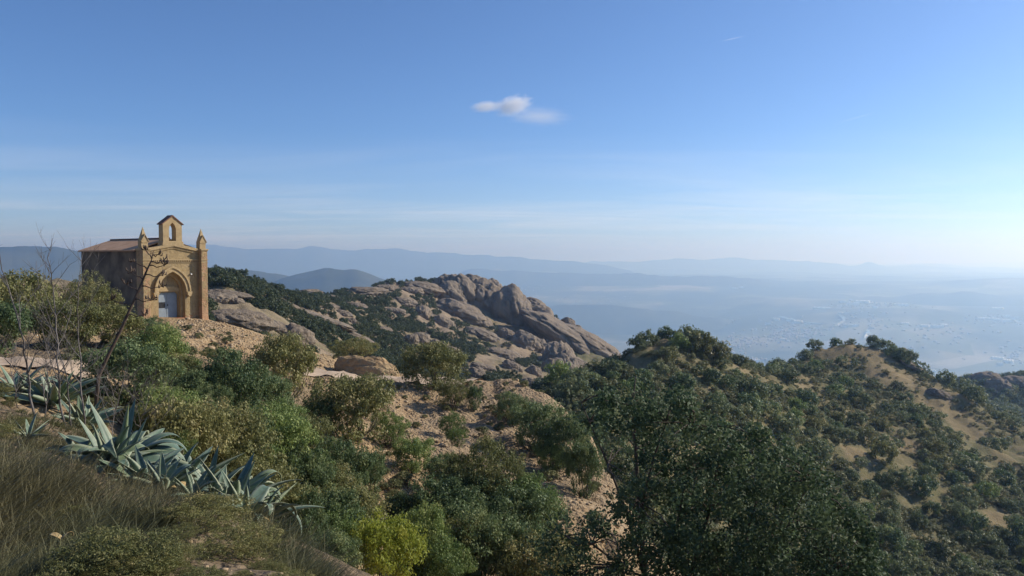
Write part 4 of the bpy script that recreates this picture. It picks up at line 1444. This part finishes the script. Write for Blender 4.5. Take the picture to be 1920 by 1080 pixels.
# evergreen woods in the clefts of the rocky mountain
px, d, x, y, z = scatter_zone(26000, 370, 1180, 78, 470, trng)
pos = np.stack([x, y, 0 * x], 1)
clear = np.ones(len(px), bool)
row = 484 - z / y * F
for (a, b_, w, h, dd_, tilt, dep) in ROCKS:
    t = R(tilt)
    ex, ey = px - a, row - b_
    q1 = (ex * math.cos(t) + ey * math.sin(t)) / (w * .52)
    q2 = (-ex * math.sin(t) + ey * math.cos(t)) / (h * .55)
    clear &= ~((q1 ** 2 + q2 ** 2 < 1) & (np.abs(d - dd_) < .28 * dd_))
n1 = fbm(pos * .022, 4, 61)
k = clear & (n1 > np.where(d < 150, .0, -.62)) & (trng.random(len(px)) < np.clip(d / 220, .22, 1))
r = trng.uniform(.5, 1.6, len(px))[k] * np.where(d[k] < 150, .6, np.where(d[k] < 270, .8, 1.0))
pts = np.stack([x, y, z - .25], 1)[k]
scatter('mountain_woodland', pts, trng.uniform(0, 6.28, len(pts)), np.stack([r, r, r * trng.uniform(1.2, 1.9, len(r))], 1), [crown_for('bushlet', i, 'wood') for i in range(4)], 'wood',
        'dark evergreen woodland filling the clefts of the rocky mountain', 'woodland')
# tufts and small plants on the near earth slopes
tx = []
for (n, p0, p1, d0, d1) in [(110, 690, 1150, 24, 45), (90, 330, 640, 38, 55), (130, 560, 760, 18, 30), (260, 100, 560, 14, 34), (160, 760, 1100, 17, 26)]:
    px, d, x, y, z = scatter_zone(n, p0, p1, d0, d1, trng)
    tx.append(np.stack([x, y, z], 1))
pts = np.concatenate(tx)
r = trng.lognormal(-1.75, .5, len(pts))
scatter('slope_tufts', pts, trng.uniform(0, 6.28, len(pts)), np.stack([r, r, r * 1.1], 1), [crown_for('tree', i, 'scrub') for i in range(3)], 'scrub',
        'small dry tufts dotted over the stony slopes', 'plants')

# ------------------------------------------------------------------ the big oak on the right
org = np.random.default_rng(41)
OAK_D = 11.0
OAK_POLY = [(1062, 768), (1120, 735), (1200, 722), (1265, 738), (1340, 772), (1420, 804), (1500, 858), (1560, 912), (1618, 972), (1650, 1040), (1655, 1240), (1020, 1240), (1005, 1010), (1060, 962), (1140, 968), (1172, 905), (1112, 885), (1085, 822)]


def in_poly(x, y, poly):
    r = False
    j = len(poly) - 1
    for i in range(len(poly)):
        if (poly[i][1] > y) != (poly[j][1] > y) and x < (poly[j][0] - poly[i][0]) * (y - poly[i][1]) / (poly[j][1] - poly[i][1]) + poly[i][0]:
            r = not r
        j = i
    return r


oak_g = ground_at(1235, OAK_D)
oak_o = np.array(oak_g)
oak_c = []
while len(oak_c) < 700:
    x, y = org.uniform(1000, 1660), org.uniform(690, 1240)
    if not in_poly(x, y, OAK_POLY):
        continue
    # the crown is as deep as it is wide
    half = 1.5 * max(.25, 1 - ((x - 1330) / 340) ** 2) ** .5 * min(1, .35 + (y - 690) / 260)
    if x < 1185 and org.random() < (.72 if 790 < y < 965 else .42):
        continue
    oak_c.append(ray(x, y, OAK_D + org.uniform(-half, half)) - oak_o)
oak_c = np.array(oak_c)
ci = np.repeat(np.arange(len(oak_c)), 92)
q = org.normal(size=(len(ci), 3))
q /= np.linalg.norm(q, axis=1)[:, None]
cs_ = org.uniform(.12, .26, len(oak_c))
p = oak_c[ci] + q * (org.random(len(ci)) ** .5 * cs_[ci])[:, None]
nr = q * .5 + org.normal(size=q.shape) * .7 + [0, 0, .3]
nr /= np.linalg.norm(nr, axis=1)[:, None]
ct = org.random(len(oak_c))
tint = np.clip(.1 + .6 * org.random(len(ci)) + .4 * (ct[ci] - .5), 0, 1)
oak = empty('holm_oak', oak_g, 0, 'big dark oak tree in the right foreground with stems showing through', 'tree')
obj('crown', leaves_mesh('crown', p, nr, org.uniform(.019, .036, len(p)), tint, np.clip((ct[ci] - .75) * 2, 0, .6), org, .6), M['bigoak'], oak)


def lim(px, py, dd=0.0):
    return Vector(ray(px, py, OAK_D + dd) - oak_o)


STEMS = [([(1235, 1430), (1222, 1250), (1208, 1080), (1198, 940), (1192, 840), (1186, 760), (1192, 705)], .085, 0),
         ([(1235, 1430), (1255, 1240), (1290, 1090), (1330, 960), (1350, 850), (1345, 785)], .075, .3),
         ([(1240, 1430), (1290, 1280), (1380, 1120), (1470, 1000), (1520, 900)], .07, -.3),
         ([(1240, 1430), (1310, 1300), (1440, 1180), (1560, 1060), (1610, 990)], .06, .2),
         ([(1230, 1400), (1200, 1200), (1165, 1060), (1110, 1020), (1060, 1005), (1025, 985)], .05, -.2),
         ([(1208, 1080), (1175, 960), (1140, 870), (1105, 790), (1090, 755)], .042, -.1),
         ([(1200, 960), (1225, 860), (1250, 790), (1262, 735)], .038, .2),
         ([(1290, 1090), (1270, 980), (1290, 880), (1300, 800)], .04, -.3), ([(1380, 1120), (1400, 1000), (1430, 900), (1425, 830)], .04, .4)]
for pts, r0, dd in STEMS:
    mb = MB()
    n = len(pts)
    mb.tube([lim(a, b_, dd * i / n) for i, (a, b_) in enumerate(pts)], [.6 * r0 * (1 - .85 * i / (n - 1)) for i in range(n)], 8, True)
    tr_o = obj('trunk' if r0 > .055 else 'branch', mb.mesh('trunk', True), M['bark'], oak)
mb = MB()
ends = [lim(a, b_, dd * (k + 2) / len(pts)) for pts, r0, dd in STEMS for k, (a, b_) in enumerate(pts[2:])]
for c in oak_c[::2]:
    c = Vector(c)
    e = min(ends, key=lambda t: (t - c).length + max(0, t.z - c.z) * 1.5)
    mid = e.lerp(c, .5) + Vector((org.normal() * .08, org.normal() * .08, .06))
    mb.tube([e, mid, c], [.013, .009, .003], 4, False)
obj('twigs', mb.mesh('twigs', True), M['bark'], oak)

# ------------------------------------------------------------------ agaves: every leaf a piece of its own
def agave_leaf(bend, curl, width, fold, seed):
    """a thick tapering blade along +x, 1 m long, rising and then bending over"""
    rng = random.Random(seed)
    N = 16
    pts = []
    a = 0.0
    x = z = 0.0
    for i in range(N + 1):
        t = i / N
        pts.append((x, z, a))
        a = -bend * t ** 1.5 - curl * max(0, t - .55) ** 1.3 * 3
        x += math.cos(a) / N
        z += math.sin(a) / N
    vs, fs, ed = [], [], []
    for i, (x, z, a) in enumerate(pts):
        t = i / N
        w = width * (.62 + .38 * math.sin(min(1, t / .42) * math.pi / 2)) * (1 - max(0, (t - .30) / .70) ** 1.7) + .002
        tw = .12 * math.sin(t * 3 + seed)
        th = .022 * (1 - t) + .003
        nx, nz = -math.sin(a), math.cos(a)
        for (s, lift, lo, e) in ((-1, fold, 0, 1), (-.55, fold * .34, 0, 0), (0, 0, 0, 0), (.55, fold * .34, 0, 0), (1, fold, 0, 1), (.5, fold * .28, 1, 0), (0, 0, 1.4, 0), (-.5, fold * .28, 1, 0)):
            l = lift * w * (1 - .5 * t) - lo * th + s * tw * w
            jag = (1 + .05 * (i % 2)) if e else 1
            vs.append((x + nx * l, s * w * jag, z + nz * l))
            ed.append(e)
    for i in range(N):
        for k in range(8):
            k2 = (k + 1) % 8
            fs.append((i * 8 + k, i * 8 + k2, (i + 1) * 8 + k2, (i + 1) * 8 + k))
    me = mesh_np('leaf', vs, np.array(fs), True)
    fattr(me, 'edge', ed)
    return me


LEAF = [agave_leaf(.15, 0, .070, .9, 1), agave_leaf(.5, .2, .075, .8, 2), agave_leaf(1.3, .8, .085, .5, 3), agave_leaf(1.9, 1.6, .090, .35, 4), agave_leaf(.05, .0, .055, 1.1, 5), agave_leaf(.8, 2.2, .085, .5, 6)]
LEAF_L = []
for lm in LEAF:
    lm.materials.append(M['agave'])
    c_ = lm.copy()
    c_.materials[0] = M['agave_dead']
    LEAF_L.append(c_)


def agave(px, d, size, nleaf, bend_mix, label, seed, lean=(0, 0), dead=1, lift=0.05, z=None):
    rng = random.Random(seed)
    g = ground_at(px, d)
    root = empty('agave', g + Vector((0, 0, lift)), rng.uniform(0, 6.28), label, 'agave', 'agaves on the grassy bank')
    root.rotation_euler = (lean[0], lean[1], root.rotation_euler[2])
    for k in range(nleaf):
        t = k / max(1, nleaf - 1)
        el = R(12 + 58 * t ** 1.2 + rng.uniform(-9, 9))
        az = k * 2.39996 + rng.uniform(-.6, .6)
        v = rng.choice(bend_mix)
        if t > .82:
            v = rng.choice([0, 4, 1, 1])
        L = .9 * size * (1.0 - .35 * t) * rng.uniform(.8, 1.15)
        is_dead = k < dead
        o = obj('leaf', (LEAF_L if is_dead else LEAF)[2 if is_dead else v], None, root, label='withered brown leaf' if is_dead else None)
        if is_dead:
            el = R(rng.uniform(-8, 8))
            L *= .7
        o.rotation_euler = (rng.uniform(-.8, .8), -el, az)
        o.scale = (L, L * rng.uniform(1.05, 1.65), L)
        o.location = (math.cos(az) * .05 * size, math.sin(az) * .05 * size, .02 * k / nleaf)
    return root


agave(218, 9.3, 1.12, 32, [2, 2, 3, 5, 5, 3, 1], 'largest agave with broad drooping blue-green leaves, leftmost of the front row', 1, dead=2, lift=.12)
agave(150, 9.7, .72, 14, [2, 3, 5], 'agave with yellowing leaves at the left end of the front row', 2, dead=3)
agave(318, 8.9, .95, 26, [0, 1, 1, 4, 2, 5], 'agave with upright narrow leaves in the middle of the front row', 3, dead=1)
agave(270, 8.5, .68, 18, [1, 2, 5, 0], 'low agave at the grass edge below the largest one', 4, dead=1)
agave(375, 8.7, .90, 24, [0, 1, 1, 2, 5], 'agave with straight spreading leaves right of the middle of the front row', 5, dead=2)
agave(432, 8.2, .88, 26, [2, 2, 3, 5, 1], 'agave with arching leaves second from the right end of the front row', 6, dead=1, lift=.08)
agave(480, 8.0, .72, 14, [0, 1, 1, 4], 'agave reaching furthest to the right over the bushes', 7, dead=1)
agave(355, 8.1, .58, 13, [0, 4, 1], 'small agave half sunk in the grass in front of the row', 8, dead=2)
agave(195, 8.9, .8, 18, [2, 3, 5, 1], 'agave with folded leaves lying against the left side of the largest one', 21, dead=2)
agave(400, 8.35, .78, 18, [2, 1, 5, 4], 'agave squeezed between the two arching ones right of the middle', 22, dead=2)
agave(455, 7.75, .66, 16, [2, 3, 1, 5], 'low drooping agave at the right front of the row', 23, dead=2)
agave(300, 8.15, .6, 14, [1, 4, 5, 2], 'agave with thin tangled leaves at the grass edge below the middle', 24, dead=2)
agave(45, 10.4, .45, 9, [0, 4], 'small agave pup in the grass at the left', 9, dead=0)
agave(25, 16.5, 1.1, 22, [0, 1, 2], 'pale agave behind the bare saplings at the left edge', 10, dead=1)
agave(95, 16.0, 1.15, 24, [0, 1, 2, 4], 'pale agave among the bare saplings', 11, dead=1)
agave(150, 15.2, .95, 20, [0, 1, 4], 'pale agave at the right of the bare saplings below the path', 12, dead=1)

# ------------------------------------------------------------------ dry grass on the near bank
gr = np.random.default_rng(9)
edge_px = np.array([-300, 0, 100, 200, 350, 430, 500, 570, 630, 700])
edge_d = np.array([9.0, 8.0, 7.3, 6.7, 6.4, 6.3, 6.1, 5.8, 5.4, 4.9])
NT = 4200
tpx = gr.uniform(-220, 690, NT)
td = gr.uniform(.0, 1.0, NT) ** .8 * (np.interp(tpx, edge_px, edge_d) - 3.2 + np.where(gr.random(NT) < .12, 1.6, 0.0)) + 3.2
tpx = np.concatenate([tpx, gr.uniform(-200, 230, 260)])
td = np.concatenate([td, gr.uniform(9.5, 13, 260)])
NT = len(tpx)
an = np.arctan((tpx - 960) / F)
tx, ty = td * np.sin(an), td * np.cos(an)
patch = fbm(np.stack([tx, ty, 0 * tx], 1) * .9, 3, 14)
kp = patch > -.30
tx, ty, td, patch = tx[kp], ty[kp], td[kp], patch[kp]
NB = 34
ti_ = np.repeat(np.arange(len(tx)), NB)
bxx = tx[ti_] + gr.normal(size=len(ti_)) * .075
byy = ty[ti_] + gr.normal(size=len(ti_)) * .075
bz = H(bxx, byy)
Lh = gr.uniform(.07, .30, len(ti_)) * np.where(gr.random(len(tx)) < .22, 1.25, .7)[ti_] * np.where(td > 8.5, .7, np.where(tx > -1.9, .75, 1.0))[ti_] * (.75 + .5 * gr.random(len(tx))[ti_])
th = gr.uniform(0, 6.28, len(ti_))
spread = gr.uniform(.2, 1.1, len(ti_))
dx = np.cos(th) * spread + .5 * (.6 + .8 * gr.random(len(tx)))[ti_]
dy = np.sin(th) * spread + .05
wdt = gr.uniform(.0016, .0036, len(ti_)) * (td[ti_] / 6)
sx_, sy_ = -np.sin(th), np.cos(th)
V = []
for (t, wf) in ((0, 1), (.4, .85), (.75, .55)):
    px_ = bxx + dx * Lh * t ** 1.6
    py_ = byy + dy * Lh * t ** 1.6
    pz_ = bz - .02 + Lh * (t - .28 * t * t)
    V.append(np.stack([px_ - sx_ * wdt * wf, py_ - sy_ * wdt * wf, pz_], 1))
    V.append(np.stack([px_ + sx_ * wdt * wf, py_ + sy_ * wdt * wf, pz_], 1))
V.append(np.stack([bxx + dx * Lh, byy + dy * Lh, bz + Lh * .70], 1))
V = np.stack(V, 1).reshape(-1, 3)
k7 = np.arange(len(ti_)) * 7
fq = np.concatenate([np.stack([k7, k7 + 1, k7 + 3, k7 + 2], 1), np.stack([k7 + 2, k7 + 3, k7 + 5, k7 + 4], 1)])
ft = np.stack([k7 + 4, k7 + 5, k7 + 6], 1)
me = mesh_np('dry_grass', V, [fq, ft])
ttint = gr.random(len(tx))
fattr(me, 'tint', np.repeat(np.clip(.2 + .5 * gr.random(len(ti_)) + .5 * (ttint[ti_] - .5), 0, 1), 7))
fattr(me, 'clump', np.repeat(np.clip((patch[ti_] + .1) * 1.2, 0, .8), 7))
obj('dry_grass', me, M['grass'], None, 'long dry wispy grass leaning over the near bank', 'grass', kind='stuff')

# low dark cushions of scrub on the bank
bk_px = np.concatenate([gr.uniform(-150, 560, 90), gr.uniform(-150, 300, 40)])
bk_d = np.concatenate([3.6 + gr.random(90) * (np.interp(bk_px[:90], edge_px, edge_d) - 3.6), gr.uniform(9.5, 14.5, 40)])
bk_a = np.arctan((bk_px - 960) / F)
bkx, bky = bk_d * np.sin(bk_a), bk_d * np.cos(bk_a)
br_ = gr.lognormal(-2.2, .4, len(bk_px))
scatter('bank_scrub', np.stack([bkx, bky, H(bkx, bky) - .02], 1), gr.uniform(0, 6.28, len(bk_px)), np.stack([br_ * 1.3, br_ * 1.3, br_], 1),
        [crown_for('twiggy', i, 'olive') for i in range(3)], 'olive', 'low dark cushions of scrub between the dry grass', 'scrub')

# dead leaves lying in the grass
lr = random.Random(4)
for (px, py, lab) in [(105, 1068, 'pale curled dead leaf at the bottom left edge'), (482, 1058, 'pale dead leaf in the grass near the bottom edge')]:
    best = min((abs(484 - ground_at(px, t).z / plan(px, t)[1] * F - py), t) for t in np.arange(3.4, 9, .1))[1]
    g = ground_at(px, best)
    root = empty('dead_leaf', g + Vector((0, 0, .16)), lr.uniform(0, 6), lab, 'leaf')
    for q in range(2):
        o = obj('blade', LEAF_L[3], None, root)
        o.scale = (.11, .2, .11)
        o.rotation_euler = (lr.uniform(-.5, .5), lr.uniform(-.9, -.2), q * 2.1)

# ------------------------------------------------------------------ bare saplings and the dry flower stalk
def bare_tree(name, base, ctl, r0, nbr, label, seed, cat='tree', blen=.9, mat='deadwood', group=None, twig=5):
    """base = (px, d); ctl = list of (px, py) the stem runs through"""
    rng = random.Random(seed)
    px0, d = base
    g = ground_at(px0, d)
    pts = [Vector((0, 0, -.1))] + [Vector(ray(a, b_, d + .25 * math.sin(i * 2.1 + seed))) - g for i, (a, b_) in enumerate(ctl)]
    fine = []
    for i in range(len(pts) - 1):
        for t in (0, .34, .67):
            fine.append(pts[i].lerp(pts[i + 1], t) + Vector((rng.gauss(0, .012), rng.gauss(0, .012), 0)))
    fine.append(pts[-1])
    n = len(fine)
    root = empty(name, g, 0, label, cat, group)
    mb = MB()
    mb.tube(fine, [max(.003, .62 * r0 * (1 - .85 * i / (n - 1))) for i in range(n)], 7)
    obj('stem', mb.mesh('stem', True), M[mat], root)
    for k in range(nbr):
        t = .22 + .76 * (k + rng.random()) / nbr
        i = min(n - 2, int(t * (n - 1)))
        s = fine[i]
        up = (fine[i + 1] - fine[i]).normalized()
        az = rng.uniform(0, 6.28)
        side = Vector((math.cos(az), math.sin(az) * .8, 0))
        L = blen * (1.15 - .75 * t) * rng.uniform(.6, 1.2)
        dirv = (up * rng.uniform(.7, 1.3) + side).normalized()
        bp = [s]
        for q in range(4):
            dirv = (dirv + Vector((rng.gauss(0, .14), rng.gauss(0, .14), .10))).normalized()
            bp.append(bp[-1] + dirv * L / 4)
        rb = r0 * (1 - .8 * t) * .28 + .002
        mb = MB()
        mb.tube(bp, [rb, rb * .8, rb * .6, rb * .42, rb * .22], 5, False)
        for q in range(twig):
            j = rng.randint(1, 3)
            a = bp[j].lerp(bp[j + 1], rng.random())
            dv = (dirv + Vector((rng.gauss(0, .6), rng.gauss(0, .6), rng.gauss(.2, .4)))).normalized()
            l2 = L * rng.uniform(.2, .45)
            mb.tube([a, a + dv * l2 * .5 + Vector((0, 0, .01)), a + dv * l2 + Vector((0, 0, .03))], [rb * .45, rb * .35, .0012], 4, False)
        obj('branch', mb.mesh('branch', True), M[mat], root)
    return root


GS = 'bare saplings at the left'
bare_tree('bare_sapling', (62, 13), [(58, 740), (50, 680), (38, 620), (15, 540), (0, 490), (-6, 452)], .028, 12, 'bare sapling leaning out over the left edge', 1, group=GS)
bare_tree('bare_sapling', (118, 12.6), [(114, 760), (112, 700), (106, 620), (101, 540), (94, 500), (97, 456)], .026, 18, 'tallest bare sapling standing upright left of the chapel', 2, group=GS)
bare_tree('bare_sapling', (130, 12.9), [(128, 760), (124, 700), (112, 650), (92, 600), (75, 540), (68, 490)], .018, 10, 'thin bare sapling crossing behind the tallest one', 3, group=GS)
bare_tree('bare_sapling', (156, 12.8), [(154, 760), (151, 700), (146, 620), (147, 560), (152, 500), (146, 470)], .022, 14, 'bare sapling nearest to the chapel wall', 4, group=GS)
bare_tree('dead_bush', (30, 14), [(28, 735), (20, 690), (30, 640)], .014, 14, 'grey leafless dead bush low at the left edge', 5, 'bush', 1.0, group='dead brush')
bare_tree('dead_bush', (80, 13.6), [(84, 740), (90, 690), (84, 640)], .014, 16, 'grey leafless dead bush between the saplings', 6, 'bush', 1.0, group='dead brush')
bare_tree('dead_bush', (205, 13.2), [(212, 780), (226, 740), (244, 700)], .014, 18, 'grey leafless dead bush at the foot of the dry flower stalk', 7, 'bush', 1.1, group='dead brush')
bare_tree('dead_bush', (255, 12.6), [(262, 800), (270, 770), (262, 730)], .012, 16, 'grey tangle of dead twigs behind the largest agave', 8, 'bush', 1.0, group='dead brush')

g = ground_at(168, 15.5)
stalk = empty('agave_flower_stalk', g, 0, 'dark dry agave flower stalk leaning in front of the chapel corner', 'flower stalk')
sp = [Vector((0, 0, -.1))] + [Vector(ray(a, b_, 15.5)) - g for a, b_ in [(185, 705), (205, 662), (226, 620), (246, 575), (262, 540), (274, 510), (284, 488), (288, 470)]]
obj('stem', MB().tube(sp, [.034, .033, .031, .029, .026, .022, .017, .011, .005], 8).mesh('stem', True), M['stalk'], stalk)
kr = random.Random(3)
for k, (t, s, L) in enumerate([(.55, 1, .62), (.60, -1, .5), (.64, 1, .62), (.69, -1, .5), (.73, 1, .55), (.78, -1, .42), (.82, 1, .46), (.86, 1, .36), (.9, -1, .26), (.94, 1, .2), (.5, -1, .55), (.46, 1, .55)]):
    L *= .55
    i = int(t * 8)
    a = sp[i].lerp(sp[min(i + 1, 8)], t * 8 - i)
    out_ = Vector((s * .92, kr.uniform(-.4, .4), -.12)).normalized()
    b1 = a + out_ * L * .5 + Vector((0, 0, -.02 if s > 0 else .08))
    b2 = a + out_ * L + Vector((0, 0, .03 if s > 0 else .16))
    br = obj('branch', MB().tube([a, a.lerp(b1, .5) + Vector((0, 0, .02)), b1, b2], [.013, .011, .009, .006], 5).mesh('branch', True), M['stalk'], stalk)
    pods = MB()
    for q in range(6):
        e = b2 + Vector((kr.gauss(0, .05), kr.gauss(0, .05), kr.uniform(-.02, .09)))
        pods.tube([b2.lerp(e, .1), e, e + Vector((kr.gauss(0, .008), kr.gauss(0, .008), .05))], [.004, .014, .006], 5)
    obj('seed_pods', pods.mesh('seed_pods', True), M['stalk'], br)

# ------------------------------------------------------------------ air and clouds
def box_obj(name, lo, hi, mat, **kw):
    mb = MB().box(lo[0], hi[0], lo[1], hi[1], lo[2], hi[2])
    return obj(name, mb.mesh(name), mat, None, **kw)


hm = bpy.data.materials.new('haze')
hm.use_nodes = True
nt = hm.node_tree
nt.nodes.clear()
pv_ = nd(nt, 'ShaderNodeVolumePrincipled')
pv_.inputs['Color'].default_value = (0.41, 0.645, 1.0, 1)
pv_.inputs['Density'].default_value = HAZE
pv_.inputs['Anisotropy'].default_value = 0.5
pv_.inputs['Absorption Color'].default_value = (0.78, 0.78, 0.78, 1)
for a_ in ('Density Attribute', 'Color Attribute', 'Temperature Attribute'):
    pv_.inputs[a_].default_value = ''
hm.cycles.homogeneous_volume = True
ho = nd(nt, 'ShaderNodeOutputMaterial')
nt.links.new(pv_.outputs[0], ho.inputs['Volume'])
box_obj('haze', (-48000, -48000, VZ - 130), (48000, 48000, HTOP), hm, label='thin blue haze filling the valley air', cat='haze', kind='stuff')


def cloud_mat(name, dens, scale, thr, stretch=(1, 1, 1), soft=3.0):
    cm = bpy.data.materials.new(name)
    cm.use_nodes = True
    nt = cm.node_tree
    nt.nodes.clear()
    tc_ = nd(nt, 'ShaderNodeTexCoord')
    ln = nd(nt, 'ShaderNodeVectorMath', operation='LENGTH')
    nt.links.new(tc_.outputs['Object'], ln.inputs[0])
    mp_ = nd(nt, 'ShaderNodeMapping')
    mp_.inputs['Scale'].default_value = stretch
    nt.links.new(tc_.outputs['Object'], mp_.inputs[0])
    nz = noise(nt, mp_.outputs[0], scale, 6, 0.62)
    fall = math_node(nt, 'MULTIPLY', math_node(nt, 'SUBTRACT', 1.0, ln.outputs['Value']), 1.25, True)
    dd_ = math_node(nt, 'MULTIPLY', math_node(nt, 'SUBTRACT', math_node(nt, 'ADD', nz, math_node(nt, 'MULTIPLY', fall, .45)), thr), soft, True)
    dd_ = math_node(nt, 'MULTIPLY', math_node(nt, 'MULTIPLY', dd_, fall), dens)
    vs_ = nd(nt, 'ShaderNodeVolumeScatter')
    vs_.inputs['Color'].default_value = (1, 1, 1, 1)
    vs_.inputs['Anisotropy'].default_value = 0.3
    nt.links.new(dd_, vs_.inputs['Density'])
    o_ = nd(nt, 'ShaderNodeOutputMaterial')
    nt.links.new(vs_.outputs[0], o_.inputs['Volume'])
    return cm


def cloud(px, py, dist, w, h, tilt, mat, label, name='cloud', cat='cloud', dep=1.0):
    bm = bmesh.new()
    bmesh.ops.create_icosphere(bm, subdivisions=3, radius=1.0)
    me = bpy.data.meshes.new(name)
    bm.to_mesh(me)
    bm.free()
    o = obj(name, me, mat, None, label, cat)
    p = ray(px, py, dist)
    o.location = p
    o.rotation_euler = (Matrix.Rotation(-math.atan2(p[0], p[1]), 3, 'Z') @ Matrix.Rotation(R(tilt), 3, 'Y')).to_euler()
    o.scale = (w / F * p[1] / 2, w / F * p[1] / 3.2 * dep, h / F * p[1] / 2)
    return o


cm1 = cloud_mat('cloud_bright', .018, 3.0, .58, (1, 1, 1), 6.0)
cm2 = cloud_mat('cloud_thin', .0035, 2.2, .62, (.7, 1, 2.2))
cloud(962, 198, 6000, 92, 46, -14, cm1, 'small bright white cloud alone in the blue sky')
cloud(912, 200, 6050, 74, 26, -6, cm1, 'faint left tail of the small bright cloud')
cloud(1010, 218, 6200, 170, 50, 4, cm2, 'thin veil of cloud below the small bright cloud')
cloud(1374, 72.5, 8000, 50, 3.4, -9, cloud_mat('contrail_air', .02, 3, .3, (.6, 1, 1)), 'short white contrail high in the sky', 'contrail', 'contrail', .12)
cloud(1605, 221, 8000, 90, 5, -13, cloud_mat('contrail_faint', .004, 3, .3, (.6, 1, 1)), 'faint old contrail on the right of the sky', 'contrail', 'contrail', .12)
